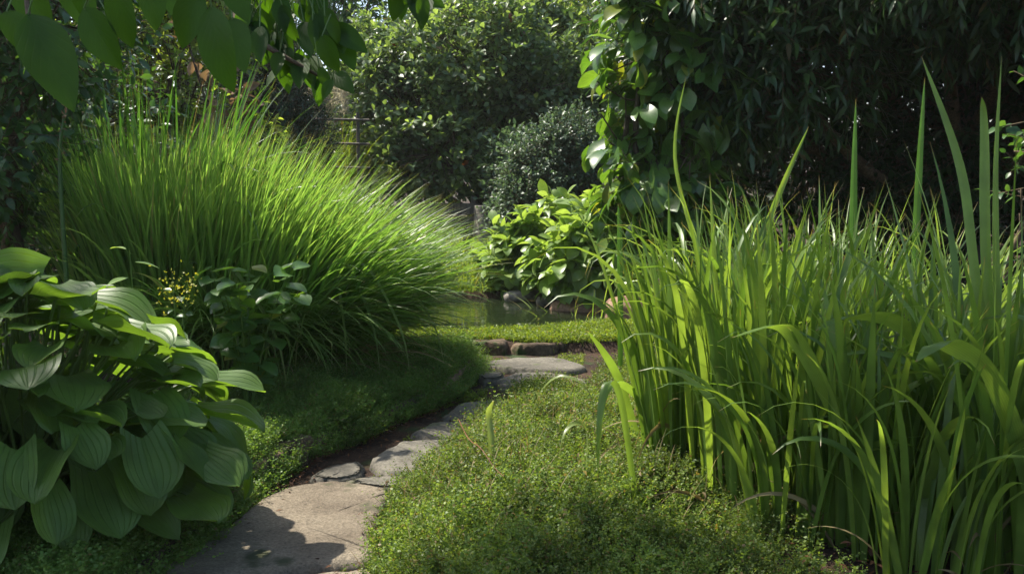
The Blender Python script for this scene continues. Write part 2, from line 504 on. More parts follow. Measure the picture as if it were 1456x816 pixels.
# kerb stones along the left of the path
KG = 'kerb stones along the left edge of the path'
kl = ['dark mossy kerb stone beneath the broad leaved plant at bottom left', 'brown kerb stone left of the large sandy paving stone',
      'earthy kerb stone where the path starts to bend', 'brown kerb stone beside the grey angular paving stone',
      'kerb stone half under thin foliage beyond the path bend', 'reddish kerb stone left of the far paving stones']
for i, (d0, d1) in enumerate([(2.75, 3.35), (3.38, 3.9), (3.93, 4.45), (4.48, 5.0), (5.03, 5.6), (5.64, 6.4)]):
    a0, a1 = np.array([xl(d0), d0]), np.array([xl(d1), d1])
    t = nrm(a1 - a0); n_ = np.array([-t[1], t[0]])
    mid = (a0 + a1) / 2 - n_ * .012
    slab('kerb_stone', kl[i], [a0 - n_ * .015, mid, a1 - n_ * .015, a1 + n_ * .09, a0 + n_ * .09], -.06, .085 + .012 * (i % 3), M['kerb'] if i < 5 else M['rock'], 20 + i, KG, 'kerb stone')


def rock(label, c, r3, mat, seed, group, rot=0):
    n, k = 28, 16
    th = np.linspace(0, 2 * np.pi, n, endpoint=False)
    ph = np.linspace(.02, np.pi - .02, k)
    T, Pp = np.meshgrid(th, ph)
    D = np.stack([np.sin(Pp) * np.cos(T), np.sin(Pp) * np.sin(T), np.cos(Pp)], -1)
    D = np.sign(D) * np.abs(D) ** .8
    rad = 1 + .16 * wob(D, 1.5, seed) + .07 * wob(D, 4, seed) + .03 * wob(D, 9, seed)
    P = D * rad[..., None] * np.array(r3)
    cs, sn = math.cos(rot), math.sin(rot)
    P = np.stack([P[..., 0] * cs - P[..., 1] * sn, P[..., 0] * sn + P[..., 1] * cs, P[..., 2]], -1) + np.array(c)
    b = Buf()
    b.grid(P[None], close=True)
    return tag(b.build('rock', mat), label, 'rock', group)


RG = 'rocks around the pond'
rock('grey angular rock at the far edge of pond under pale leaves', (.11, 10.02, .07), (.2, .14, .07), M['rock_grey'], 1, RG)
rock('long reddish brown rock on right bank of the pond', (.68, 9.30, .05), (.30, .15, .09), M['rock'], 2, RG, -.3)
rock('rounded brown rock behind the tall blades right of pond', (1.02, 8.5, .10), (.2, .16, .15), M['rock'], 3, RG)
rock('flat tan stone lying between the grey rock and reddish rock', (.36, 9.66, .05), (.13, .10, .06), M['rock_grey'], 4, RG)


# ------------------------------------------------------------------ plant builders
def prof_ovate(t): return np.sin(np.pi * np.clip(t, 0, 1) ** .8) ** .85
def prof_lance(t): return np.sin(np.pi * np.clip(t, 0, 1) ** .85) ** 1.1
def prof_heart(t): return np.clip(.62 + 1.9 * t - 1.0 * t, 0, 1) ** 1 * np.where(t < .42, 1, np.cos(np.clip((t - .42) / .58, 0, 1) * np.pi / 2) ** .85)
def prof_hosta(t): return np.clip(.66 + .8 * t, 0, 1) * np.where(t < .5, 1, np.cos(np.clip((t - .5) / .5, 0, 1) * np.pi / 2) ** .62)
def prof_obov(t): return np.sin(np.pi * np.clip(t, 0, 1) ** 1.25) ** .8


def leaves(b, O, D, U, L, W, prof, curl=0.3, fold=0.25, nv=4, nu=3, lobe=0.0, wave=0.0, rng=None):
    N = len(O)
    L = np.broadcast_to(np.asarray(L, float), (N,)); W = np.broadcast_to(np.asarray(W, float), (N,))
    curl = np.broadcast_to(np.asarray(curl, float), (N,)); fold = np.broadcast_to(np.asarray(fold, float), (N,))
    D = nrm(D); U = nrm(U - (U * D).sum(-1, keepdims=True) * D); S = np.cross(D, U)
    t = np.linspace(0, 1, nv + 1)
    th = curl[:, None] * t[None] ** 1.3
    dt = 1.0 / nv
    cy = np.concatenate([np.zeros((N, 1)), np.cumsum(np.cos((th[:, 1:] + th[:, :-1]) / 2) * dt, 1)], 1)
    cz = np.concatenate([np.zeros((N, 1)), np.cumsum(-np.sin((th[:, 1:] + th[:, :-1]) / 2) * dt, 1)], 1)
    ctr = O[:, None] + L[:, None, None] * (cy[..., None] * D[:, None] + cz[..., None] * U[:, None])
    nt = D[:, None] * np.sin(th)[..., None] + U[:, None] * np.cos(th)[..., None]
    dt_ = D[:, None] * np.cos(th)[..., None] - U[:, None] * np.sin(th)[..., None]
    w = np.maximum(prof(t), .02)[None] * W[:, None]
    s = np.linspace(-1, 1, nu)
    P = ctr[:, :, None] + S[:, None, None] * (s[None, None, :, None] * (w * np.cos(fold)[:, None])[..., None, None])
    P = P + nt[:, :, None] * (np.abs(s)[None, None, :, None] ** 1.4 * (w * np.sin(fold)[:, None])[..., None, None])
    if lobe:
        P = P - dt_[:, :, None] * (lobe * L[:, None, None] * (np.abs(s) ** 1.3)[None, None] * ((1 - t) ** 2.2)[None, :, None])[..., None]
    if wave:
        ph = rng.uniform(0, 6.28, (N, 1, 1))
        P = P + nt[:, :, None] * (wave * L[:, None, None] * (np.abs(s) ** 2 * np.sign(s))[None, None] * 0 +
                                  wave * L[:, None, None] * (s ** 2)[None, None] * np.sin(ph + t[None, :, None] * 9 + s[None, None] * 1.7))[..., None]
    b.grid(P)


def blades(b, O, az, lean, bend, L, W, nseg=10, p=1.6, twist=None, rng=None, taper=.6, nu=3, fold=.25):
    """strap leaves: start upright-ish at angle lean from vertical, bend over towards azimuth az"""
    N = len(O)
    t = np.linspace(0, 1, nseg + 1)
    ang = lean[:, None] + bend[:, None] * t[None] ** p
    dt = 1.0 / nseg
    am = (ang[:, 1:] + ang[:, :-1]) / 2
    hr = np.concatenate([np.zeros((N, 1)), np.cumsum(np.sin(am) * dt, 1)], 1) * L[:, None]
    vz = np.concatenate([np.zeros((N, 1)), np.cumsum(np.cos(am) * dt, 1)], 1) * L[:, None]
    ax = np.stack([np.cos(az), np.sin(az), 0 * az], -1)
    side = np.stack([-np.sin(az), np.cos(az), 0 * az], -1)
    up = np.array([0, 0, 1.])
    ctr = O[:, None] + ax[:, None] * hr[..., None] + up * vz[..., None]
    # small sideways wander
    if rng is not None:
        ctr = ctr + side[:, None] * (rng.normal(0, .04, N) * L)[:, None, None] * (t ** 2)[None, :, None]
    nt = -ax[:, None] * np.cos(ang)[..., None] + up * np.sin(ang)[..., None]
    tw = np.zeros(N) if twist is None else twist
    tt = tw[:, None] * (1 - .6 * t[None])
    s3 = side[:, None] * np.cos(tt)[..., None] + nt * np.sin(tt)[..., None]
    n3 = nt * np.cos(tt)[..., None] - side[:, None] * np.sin(tt)[..., None]
    pw = np.where(t < taper, .75 + .25 * np.minimum(1, t / .25), np.maximum(1 - ((t - taper) / (1 - taper)) ** 1.5, .03))
    w = W[:, None] * pw[None]
    s = np.linspace(-1, 1, nu)
    P = ctr[:, :, None] + s3[:, :, None] * (s[None, None, :] * w[..., None] * math.cos(fold))[..., None] + \
        n3[:, :, None] * (np.abs(s)[None, None, :] * w[..., None] * math.sin(fold))[..., None]
    b.grid(P)


def spline(pts, n):
    pts = np.array(pts, float)
    m = len(pts)
    u = np.linspace(0, m - 1, n)
    i = np.clip(u.astype(int), 0, m - 2); t = (u - i)[:, None]
    g_ = lambda k: pts[np.clip(k, 0, m - 1)]
    p0, p1, p2, p3 = g_(i - 1), g_(i), g_(i + 1), g_(i + 2)
    return .5 * (2 * p1 + (p2 - p0) * t + (2 * p0 - 5 * p1 + 4 * p2 - p3) * t * t + (3 * p1 - p0 - 3 * p2 + p3) * t ** 3)


def ribbon(b, pts, w, side=(1, 0, .2), n=20, taper=.6, nu=5, fold=.3, twist=0.0):
    c = spline(pts, n)
    T = nrm(np.gradient(c, axis=0))
    S = nrm(np.array(side, float) - (T @ np.array(side, float))[:, None] * T)
    Nn = np.cross(S, T)
    t = np.linspace(0, 1, n)
    a = twist * t
    S2 = S * np.cos(a)[:, None] + Nn * np.sin(a)[:, None]
    N2 = Nn * np.cos(a)[:, None] - S * np.sin(a)[:, None]
    pw = np.where(t < taper, .8 + .2 * np.minimum(1, t / .2), np.maximum(1 - ((t - taper) / (1 - taper)) ** 1.6, .03)) * w
    s = np.linspace(-1, 1, nu)
    P = c[:, None] + S2[:, None] * (s[None] * pw[:, None] * math.cos(fold))[..., None] + N2[:, None] * (np.abs(s)[None] * pw[:, None] * math.sin(fold))[..., None]
    b.grid(P[None])


def tube(b, pts, r0, r1, n=14, sides=8, flare=0.0, rough=0.0, seed=0):
    c = spline(pts, n)
    T = nrm(np.gradient(c, axis=0))
    ref = np.array([.31, .95, .05])
    A = nrm(np.cross(T, ref)); B = np.cross(T, A)
    t = np.linspace(0, 1, n)
    r = r0 + (r1 - r0) * t + flare * np.exp(-t * 9)
    a = np.linspace(0, 2 * np.pi, sides, endpoint=False)
    rr = r[:, None] * np.ones((1, sides))
    if rough:
        pp = np.stack([np.cos(a)[None] + 0 * t[:, None], np.sin(a)[None] + 0 * t[:, None], t[:, None] * 3 + 0 * a[None]], -1)
        rr = rr * (1 + rough * wob(pp, 2.2, seed) + .5 * rough * wob(pp, 6, seed))
    P = c[:, None] + A[:, None] * (rr * np.cos(a)[None])[..., None] + B[:, None] * (rr * np.sin(a)[None])[..., None]
    b.grid(P[None], close=True)


def twig_lines(b, A, B, w):
    """many thin three-sided twigs from A to B"""
    N = len(A)
    T = nrm(B - A)
    R = nrm(np.cross(T, np.array([.3, .2, .93]))); Q = np.cross(T, R)
    a = np.array([0, 2.094, 4.189])
    off = R[:, None] * np.cos(a)[None, :, None] + Q[:, None] * np.sin(a)[None, :, None]
    w = np.broadcast_to(np.asarray(w, float), (N,))[:, None, None]
    P = np.stack([A[:, None] + off * w, B[:, None] + off * w * .4], 1)
    b.grid(P, close=True)


def crown(rng, fb, tb, blobs, ntw, lp, L, W, prof, tl=.25, droop=.2, gap=-.25, gs=2.0, nv=3, lobe=0., curl=(.2, .7), shell=.22, up=.7, keep=None, fold=.25):
    """leafy twigs spread through a set of ellipsoids; gaps where a smooth noise is low"""
    blobs = np.array(blobs, float)
    wgt = (blobs[:, 3] * blobs[:, 4] + blobs[:, 4] * blobs[:, 5] + blobs[:, 3] * blobs[:, 5])
    bi = rng.choice(len(blobs), ntw, p=wgt / wgt.sum())
    d = nrm(rng.normal(size=(ntw, 3)))
    rad = 1 - np.minimum(np.abs(rng.exponential(shell, ntw)), .95)
    C, R = blobs[bi, :3], blobs[bi, 3:]
    P = C + d * R * rad[:, None] * (1 + .12 * wob(d * R + C, 2.5, 4))[:, None]
    ok = wob(P, gs, 1.7) > gap + .25 * rng.normal(size=ntw) * .4
    if keep is not None:
        ok &= keep(P)
    P, d, C = P[ok], d[ok], C[ok]
    n = len(P)
    T = nrm(d * .8 + rng.normal(0, .5, (n, 3)) + np.array([0, 0, .12 - droop]))
    ln = tl * rng.uniform(.6, 1.3, n)
    O, D, U = [], [], []
    phi0 = rng.uniform(0, 6.28, n)
    R1 = nrm(np.cross(T, np.array([.2, .3, .9]))); R2 = np.cross(T, R1)
    for k in range(lp):
        f = (k + .6) / lp
        ph = phi0 + k * 2.4
        perp = R1 * np.cos(ph)[:, None] + R2 * np.sin(ph)[:, None]
        a = rng.uniform(.5, 1.1, n)[:, None] if k < lp - 1 else rng.uniform(.0, .4, n)[:, None]
        O.append(P + T * (ln * f)[:, None])
        D.append(T * np.cos(a) + perp * np.sin(a) + np.array([0, 0, -droop]))
        U.append(np.array([0, 0, up]) + d * .6 + rng.normal(0, .35, (n, 3)))
    O, D, U = np.concatenate(O), np.concatenate(D), np.concatenate(U)
    s = rng.uniform(.65, 1.25, len(O))
    leaves(fb, O, D, U, L * s, W * s * rng.uniform(.85, 1.15, len(O)), prof, rng.uniform(curl[0], curl[1], len(O)), fold, nv, 3, lobe)
    if tb is not None:
        twig_lines(tb, P - T * .04, P + T * ln[:, None], .004 + .0 * ln)
        m = rng.random(n) < .12
        twig_lines(tb, C[m] + .3 * (P[m] - C[m]), P[m], .010)


def limbs(tb, base, blobs, r0, seed, split=.4, r1=.02):
    r = RNG(seed)
    base = np.array(base, float)
    for bl in blobs:
        e = np.array(bl[:3])
        s = base + np.array([0, 0, split * max(e[2] - base[2], .2) * r.uniform(.6, 1.2)])
        mid = (s + e) / 2 + r.normal(0, .12, 3)
        tube(tb, [s, mid, e], r0, r1, 10, 6)
        for _ in range(5):
            q = e + r.normal(0, .5, 3) * np.array(bl[3:])
            tube(tb, [mid * .4 + e * .6, (mid + q + e) / 3, q], r0 * .35, .006, 7, 5)


def tree(name, label, cat, base, trunk_h, tr, blobs, mat, seed, ntw, lp, L, W, prof, group=None, bark='bark', trunk=True, **kw):
    t = thing(name, label, cat, base, group)
    r = RNG(seed)
    fb, tb = Buf(), Buf()
    crown(r, fb, tb, blobs, ntw, lp, L, W, prof, **kw)
    limbs(tb, base, blobs, tr * .45, seed)
    if trunk:
        kb = Buf()
        b0 = np.array(base, float)
        tube(kb, [b0 - [0, 0, .1], b0 + [.06, .02, trunk_h * .5], b0 + [-.03, .05, trunk_h]], tr, tr * .6, 16, 12, tr * .8, .12, seed)
        kb.build('trunk', M[bark], t)
    tb.build('branches', M['twig'], t)
    fb.build('foliage', mat, t)
    return t


def sprig_patch(b, rng, X, Y, h, ls, levels=6, spread=.5):
    """short creeping shoots, each with pairs of tiny leaves"""
    n = len(X)
    Z = hz(X, Y)
    P = np.stack([X, Y, Z - .01], -1)
    h = h * rng.uniform(.5, 1.3, n)
    T = nrm(np.stack([rng.normal(0, spread, n), rng.normal(0, spread, n), np.ones(n)], -1))
    bend = rng.normal(0, .3, (n, 3)); bend[:, 2] = 0
    size = rng.choice([.65, .85, 1.0, 1.15, 1.6], n)
    for k in range(levels):
        f = .25 + .8 * k / (levels - 1)
        c = P + T * (h * f)[:, None] + bend * (h * f * f)[:, None]
        ph = rng.uniform(0, 6.28, n)
        for sg in (0, np.pi):
            d = nrm(np.stack([np.cos(ph + sg), np.sin(ph + sg), rng.uniform(-.1, .9, n)], -1))
            u = nrm(np.cross(d, rng.normal(size=(n, 3))))
            l = (ls * size * rng.uniform(.7, 1.25, n) * (1.1 - .35 * f))[:, None]
            b.rhomb(c, c + d * l * .55 + u * l * .36, c + d * l, c + d * l * .55 - u * l * .36)
    twig_lines(b, P, P + T * (h * .9)[:, None] + bend * (h * .8)[:, None], .0012)


# ------------------------------------------------------------------ ground cover
r = RNG(101)
n = 62000
Y = r.uniform(2.55, 6.9, n) ; X = r.uniform(-.6, 2.6, n)
ed = xr(Y) + .05 * wob(np.c_[X, Y, X * 0], 6, 2)
k = (X > ed) & (X < .78 + .1 * (1 - sstep(3.2, 3.7, Y)) + .22 * (Y - 3) + .12 * wob(np.c_[X, Y, X * 0], 4, 7) + .25 * r.random(n) ** 3 + .6 * sstep(4.5, 5.5, Y)) & (Y < 5.75 + .2 * wob(np.c_[X, Y, X * 0], 3, 1) + .9 * sstep(.45, .7, X)) & (wob(np.c_[X, Y, X * 0], 5, 9) > -.85)
X, Y = X[k], Y[k]
b = Buf()
sprig_patch(b, r, X, Y, .10 + .07 * np.clip(wob(np.c_[X, Y, X * 0], 4, 8), 0, 1), .0105, 11, .38)
tag(b.build('groundcover', M['cover']), 'bright fine leaved groundcover mounded to the right of the path', 'groundcover', kind='stuff')

n = 34000
Y = r.uniform(2.7, 6.7, n); X = xl(Y) - np.abs(r.normal(0, .42, n)) + .05 + .03 * wob(np.c_[Y * 0, Y, Y * 0], 7, 2)
k = wob(np.c_[X, Y, X * 0], 5, 3) > -.8
X, Y = X[k], Y[k]
b = Buf()
sprig_patch(b, r, X, Y, .09 + .06 * np.clip(wob(np.c_[X, Y, X * 0], 4, 5), 0, 1), .011, 10, .45)
tag(b.build('groundcover', M['cover_dark']), 'dark fine leaved groundcover along the left bank of the path', 'groundcover', kind='stuff')

# turf by the pond and creeping growth in the joints of the path
n = 15000
Y = r.uniform(7.2, 8.1, n); X = r.uniform(-1.4, 1.3, n)
k = (pond_r(X, Y) > 1.0) & (Y > 7.22 + .1 * wob(np.c_[X, Y, X * 0], 4, 2))
X, Y = X[k], Y[k]
b = Buf()
sprig_patch(b, r, X, Y, .045, .015, 4)
N = 5000
i = r.choice(len(X), N)
O = np.stack([X[i] + r.normal(0, .02, N), Y[i] + r.normal(0, .02, N), 0 * X[i]], -1); O[:, 2] = hz(O[:, 0], O[:, 1]) - .01
blades(b, O, r.uniform(0, 6.28, N), r.uniform(0, .5, N), r.uniform(.2, 1.4, N), r.uniform(.03, .085, N), r.uniform(.0015, .003, N), 4, rng=r, nu=2, fold=0)
tag(b.build('turf', M['turf']), 'sunlit mossy turf strip in front of the pond', 'turf', kind='stuff')

n = 9000
Y = r.uniform(2.9, 7.1, n); X = xl(Y) + r.uniform(0, 1, n) * (xr(Y) - xl(Y))
pp = np.c_[X, Y, X * 0]
edge = np.minimum(X - xl(Y), xr(Y) - X)
k = (wob(pp, 4, 6) > .55 - .8 * (edge < .07) - .5 * (Y > 6.0)) & ~((X > -1.0) & (X < -.58) & (Y < 4.0) & (edge > .06))
X, Y = X[k], Y[k]
b = Buf()
sprig_patch(b, r, X, Y, .035, .010, 4, .8)
tag(b.build('moss', M['turf']), 'low moss creeping over joints between the paving stones', 'moss', kind='stuff')

n = 2600
Y = r.uniform(2.8, 5.6, n); X = np.where(r.random(n) < .7, xl(Y) + np.abs(r.normal(0, .09, n)), xr(Y) - np.abs(r.normal(0, .10, n)))
O = np.stack([X, Y, hz(X, Y) + .012 + .03 * r.random(n) ** 3], -1)
az = r.uniform(0, 6.28, n)
b = Buf()
leaves(b, O, np.stack([np.cos(az), np.sin(az), r.normal(0, .2, n)], -1), np.array([0, 0, 1.]) + r.normal(0, .4, (n, 3)), r.uniform(.012, .04, n), r.uniform(.0015, .006, n), prof_lance, .5, .3, 2)
tag(b.build('leaf_litter', M['litter']), 'reddish brown leaf litter along the edges of the path', 'leaf litter', kind='stuff')

# dry stems, taller shoots and small fallen leaves tangled in the ground cover
n = 900
Y = r.uniform(2.9, 5.8, n); X = xr(Y) + r.uniform(.0, 1.1, n)
O = np.stack([X, Y, hz(X, Y)], -1)
b = Buf()
blades(b, O, r.uniform(0, 6.28, n), r.uniform(.1, .7, n), r.uniform(.2, 1.6, n), r.uniform(.08, .22, n), r.uniform(.0008, .0018, n), 6, rng=r, nu=2, fold=0)
k = 350
O2 = O[:k] + np.stack([0 * X[:k], 0 * X[:k], r.uniform(.05, .13, k)], -1)
leaves(b, O2, r.normal(0, 1, (k, 3)) * [1, 1, .4], np.array([0, 0, 1.]) + r.normal(0, .5, (k, 3)), r.uniform(.012, .035, k), r.uniform(.003, .007, k), prof_lance, .8, .4, 3)
tag(b.build('dry_stems', M['dryblade']), 'thin dry stems tangled through the bright groundcover', 'dry stems', kind='stuff')

n = 700
X = r.uniform(.5, 2.2, n); Y = r.uniform(2.7, 4.2, n)
O = np.stack([X, Y, hz(X, Y) + .01 + .05 * r.random(n) ** 2], -1)
az = r.uniform(0, 6.28, n)
b = Buf()
leaves(b, O, np.stack([np.cos(az), np.sin(az), r.normal(0, .25, n)], -1), np.array([0, 0, 1.]) + r.normal(0, .5, (n, 3)), r.uniform(.02, .08, n), r.uniform(.003, .009, n), prof_lance, .8, .4, 4)
tag(b.build('leaf_litter', M['litter']), 'dead leaves and dry bits on the dark soil below the irises', 'leaf litter', kind='stuff')

# far bank behind the pond
n = 9000
X = r.uniform(-3.2, .1, n); Y = r.uniform(10.1, 14.0, n)
k = pond_r(X, Y) > 1.05
X, Y = X[k], Y[k]
b = Buf()
N = len(X)
O = np.stack([X, Y, hz(X, Y) - .01], -1)
blades(b, O, r.uniform(0, 6.28, N), r.uniform(.1, .7, N), r.uniform(.5, 1.8, N), r.uniform(.15, .42, N), r.uniform(.003, .007, N), 6, rng=r, nu=2, fold=0)
sprig_patch(b, r, X[:4000], Y[:4000], .10, .03, 4)
tag(b.build('bank_grass', M['turf']), 'tufted low grass on the far bank left of the pond', 'grass', kind='stuff')

# ------------------------------------------------------------------ big grass clump on the left
def grass_clump():
    base = np.array([-1.76, 6.0, hz(-1.76, 6.0)])
    t = thing('ornamental_grass', 'huge fountain of bright green ornamental grass beside the pond path', 'ornamental grass', base)
    r = RNG(7)
    N = 4600
    a = r.uniform(0, 6.28, N); q = np.sqrt(r.random(N))
    bx, by = .78 * q * np.cos(a), .55 * q * np.sin(a)
    O = np.stack([base[0] + bx, base[1] + by, 0 * bx], -1); O[:, 2] = hz(O[:, 0], O[:, 1]) - .02
    u = bx / .78
    up_ = np.clip(u, 0, 1)
    az = np.arctan2(by * (1.1 - .7 * up_) - .06, bx + .45) + r.normal(0, .38, N)
    lean = .04 + .62 * up_ ** 1.1 + .22 * np.clip(-by / .55, 0, 1) + np.abs(r.normal(0, .09, N))
    L = r.uniform(.92, 1.55, N) * (1 - .15 * up_)
    bend = r.uniform(.12, .62, N) + .75 * up_ * r.random(N) + np.where(r.random(N) < .12, r.uniform(.3, 1.0, N), 0)
    b = Buf()
    blades(b, O, az, np.clip(lean, 0, 1.1), bend, L, r.uniform(.006, .0115, N), 11, 1.9, r.normal(0, .8, N), r, .4)
    k = 260
    i_ = r.choice(N, k)
    db = Buf()
    blades(db, O[i_], az[i_] + r.normal(0, .5, k), lean[i_] + r.uniform(.1, .6, k), r.uniform(.3, 2.2, k), r.uniform(.4, 1.15, k), r.uniform(.004, .008, k), 11, 1.4, r.normal(0, .8, k), r, .3, 3, .4)
    db.build('dry_blades', M['dryblade'], t)
    # outer skirt that falls to the ground
    N = 1500
    a = r.uniform(-1.95, 1.0, N)
    O = np.stack([base[0] + .68 * np.cos(a), base[1] + .5 * np.sin(a), 0 * a], -1); O[:, 2] = hz(O[:, 0], O[:, 1])
    blades(b, O, a + r.normal(0, .35, N), r.uniform(.4, .8, N), r.uniform(.8, 1.8, N), r.uniform(.6, 1.15, N), r.uniform(.005, .009, N), 11, 1.3, r.normal(0, .6, N), r, .35)
    b.build('blades', M['clump'], t)
    b = Buf()
    for _ in range(16):
        o = O[r.integers(N)]
        s = o + np.array([r.uniform(-.1, .1), r.uniform(-.1, .1), 0])
        dirx = r.uniform(-.3, 1.0)
        ribbon(b, [s, s + [dirx * .15, -.1, .5], s + [dirx * .45, -.3, .62], s + [dirx * .8, -.5, .3], s + [dirx * .9, -.6, .05]], .016, (0.2, 1, .2), 18)
    b.build('arching_blades', M['strap'], t)


grass_clump()


def reed_clump(name, label, cat, px, d, h, n, spread, seed, mat, W=(.007, .012), lean=.12, bend=(.05, .6), group=None, dirx=0.0, dry=.12):
    x = xat(px, d)
    base = np.array([x, d, hz(x, d)])
    t = thing(name, label, cat, base, group)
    r = RNG(seed)
    a = r.uniform(0, 6.28, n); q = np.sqrt(r.random(n))
    O = np.stack([base[0] + spread * q * np.cos(a), base[1] + spread * .8 * q * np.sin(a), 0 * a], -1)
    O[:, 2] = hz(O[:, 0], O[:, 1]) - .02
    az = np.arctan2(q * np.sin(a), q * np.cos(a) + dirx) + r.normal(0, .5, n)
    b = Buf()
    L = h * r.uniform(.62, 1.08, n)
    bn = np.where(r.random(n) < .52, r.uniform(bend[0], bend[1], n), r.uniform(bend[1], bend[1] + 1.9, n))
    blades(b, O, az, np.abs(r.normal(0, lean, n)) + lean * .6 * q, bn, L, r.uniform(W[0], W[1], n) * r.choice([.55, .8, 1., 1.1], n), 14, r.choice([1.6, 2.6, 4.0]), r.uniform(-1.6, 1.6, n), r, .6, 3, .22)
    b.build('blades', mat, t)
    if dry:
        k = max(6, int(n * dry))
        i_ = r.choice(n, k)
        b = Buf()
        blades(b, O[i_] + r.normal(0, .03, (k, 3)) * [1, 1, 0], r.uniform(0, 6.28, k), r.uniform(.1, .8, k), r.uniform(.4, 2.6, k), h * r.uniform(.2, .6, k), r.uniform(W[0], W[1], k) * .6, 12, 1.3, r.uniform(-2, 2, k), r, .4, 3, .4)
        b.build('dry_blades', M['dryblade'], t)
    return t, base


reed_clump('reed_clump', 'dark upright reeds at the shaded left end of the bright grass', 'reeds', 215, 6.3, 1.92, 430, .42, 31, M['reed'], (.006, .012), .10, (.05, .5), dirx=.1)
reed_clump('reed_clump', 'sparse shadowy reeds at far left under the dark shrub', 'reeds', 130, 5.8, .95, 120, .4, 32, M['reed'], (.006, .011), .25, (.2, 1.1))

# ------------------------------------------------------------------ irises on the right
IG = 'clumps of tall strap leaved iris on the right'
IR = [
    (1015, 3.6, 1.14, 95, .21, 'iris clump leaning left over the bright groundcover, leftmost of the irises', .0),
    (1105, 3.35, 1.13, 90, .21, 'sunlit iris clump just right of the leftmost iris clump', -.05),
    (1185, 4.1, 1.22, 90, .28, 'iris clump behind the dark gap, with pale drooping blade tips', .0),
    (1290, 3.6, 1.16, 80, .24, 'iris clump behind the two big arching blades at right', .0),
    (1390, 3.15, 1.12, 70, .20, 'shaded iris clump standing behind the rightmost foreground blades', .1),
    (1475, 2.85, 1.40, 46, .16, 'tallest iris clump at right edge of the photo', .0),
    (1050, 4.7, 1.22, 90, .3, 'bright iris clump in second row behind the leftmost pair', -.1),
    (1160, 5.2, 1.28, 90, .32, 'backlit iris clump in the back row under the dark tree', .0),
    (1300, 4.9, 1.28, 90, .32, 'back row iris clump right of the tall dark stalk', .0),
    (1420, 4.5, 1.3, 80, .3, 'back row iris clump near right edge of photo', .1),
    (1015, 5.5, 1.0, 46, .18, 'thin iris clump nearest to the pond', -.05),
    (1250, 3.0, .98, 50, .16, 'short shaded iris fan at the bottom of photo below the arching blades', .0),
    (1150, 3.05, .85, 40, .14, 'low dark iris fan at the bottom edge beside the groundcover', -.1),
    (1130, 4.0, 1.05, 60, .2, 'iris clump in shade deep behind the dark gap', .0),
    (1340, 2.75, .85, 22, .14, 'foreground iris fan in deep shade at bottom right', .1),
]
iris = []
for i, (px, d, h, n, sp, lab, dx) in enumerate(IR):
    wide = (.008, .017) if d < 4.7 else (.006, .012)
    iris.append(reed_clump('iris_clump', lab, 'iris', px, d, h * (.93 if d < 4.7 else .96), int(n * 1.75), sp * 1.08, 60 + i, M['iris_pale'] if i in (6, 7, 8, 9) else M['iris'], wide, .11, (.05, .6) if d < 4.4 else (.25, 1.3), IG, dx))


def extra(idx, name, pts, w, side=(1, 0, .2), mat='iris', lab=None, fold=.3, taper=.6):
    t, base = iris[idx]
    b = Buf()
    ribbon(b, [at(*p) for p in pts], w, side, 26, taper, 5, fold)
    o = b.build(name, M[mat], t)
    if lab:
        o['label'] = lab
    return o


extra(11, 'arching_blade', [(1285, 830, 2.95), (1240, 700, 2.95), (1180, 570, 2.9), (1130, 480, 2.85), (1098, 462, 2.8), (1040, 480, 2.75)], .024, lab='dark arching blade reaching left from the bottom right')
extra(5, 'arching_blade', [(1470, 720, 2.7), (1440, 610, 2.65), (1400, 525, 2.6), (1350, 487, 2.55), (1325, 492, 2.5), (1302, 514, 2.48)], .028, lab='pale grey green blade bending down to the left at right edge')
extra(4, 'arching_blade', [(1385, 830, 3.2), (1370, 660, 3.15), (1330, 520, 3.1), (1270, 455, 3.05), (1200, 450, 3.0), (1160, 470, 2.97)], .026)
extra(4, 'arching_blade', [(1330, 640, 3.2), (1335, 520, 3.1), (1370, 465, 3.0), (1430, 447, 2.9), (1470, 456, 2.85)], .022)
extra(5, 'tall_blade', [(1425, 830, 3.0), (1415, 500, 3.05), (1413, 250, 3.1), (1424, 80, 3.12)], .021, (1, .5, .2), fold=.5, taper=.35)
extra(5, 'tall_blade', [(1440, 830, 2.95), (1405, 420, 3.0), (1400, 190, 3.05), (1396, 138, 3.05)], .017, (1, -.6, .2), fold=.5, taper=.5)
extra(5, 'tall_blade', [(1455, 830, 2.95), (1390, 420, 3.0), (1365, 240, 3.05), (1310, 80, 3.1)], .016)
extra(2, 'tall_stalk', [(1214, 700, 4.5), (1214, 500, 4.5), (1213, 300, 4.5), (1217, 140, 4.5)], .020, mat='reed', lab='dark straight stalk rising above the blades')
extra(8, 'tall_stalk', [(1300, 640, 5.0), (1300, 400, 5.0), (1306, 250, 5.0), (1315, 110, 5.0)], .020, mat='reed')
extra(0, 'arching_blade', [(935, 720, 3.9), (905, 620, 3.85), (880, 540, 3.8), (858, 500, 3.75), (835, 470, 3.7)], .017)
extra(0, 'arching_blade', [(960, 740, 3.8), (930, 600, 3.7), (885, 545, 3.6), (860, 560, 3.55), (852, 640, 3.5)], .017)
extra(1, 'arching_blade', [(1040, 770, 3.7), (1060, 620, 3.65), (1090, 520, 3.6), (1140, 470, 3.55), (1200, 480, 3.5)], .018)
extra(10, 'tall_blade', [(882, 520, 5.6), (882, 440, 5.6), (881, 340, 5.6), (879, 290, 5.6)], .017, mat='reed')
extra(6, 'tall_blade', [(1010, 560, 4.9), (1060, 400, 4.9), (1110, 270, 4.9), (1150, 180, 4.9)], .016)
extra(6, 'tall_blade', [(1010, 560, 4.9), (1000, 400, 4.9), (960, 230, 4.9), (975, 110, 4.9)], .010)

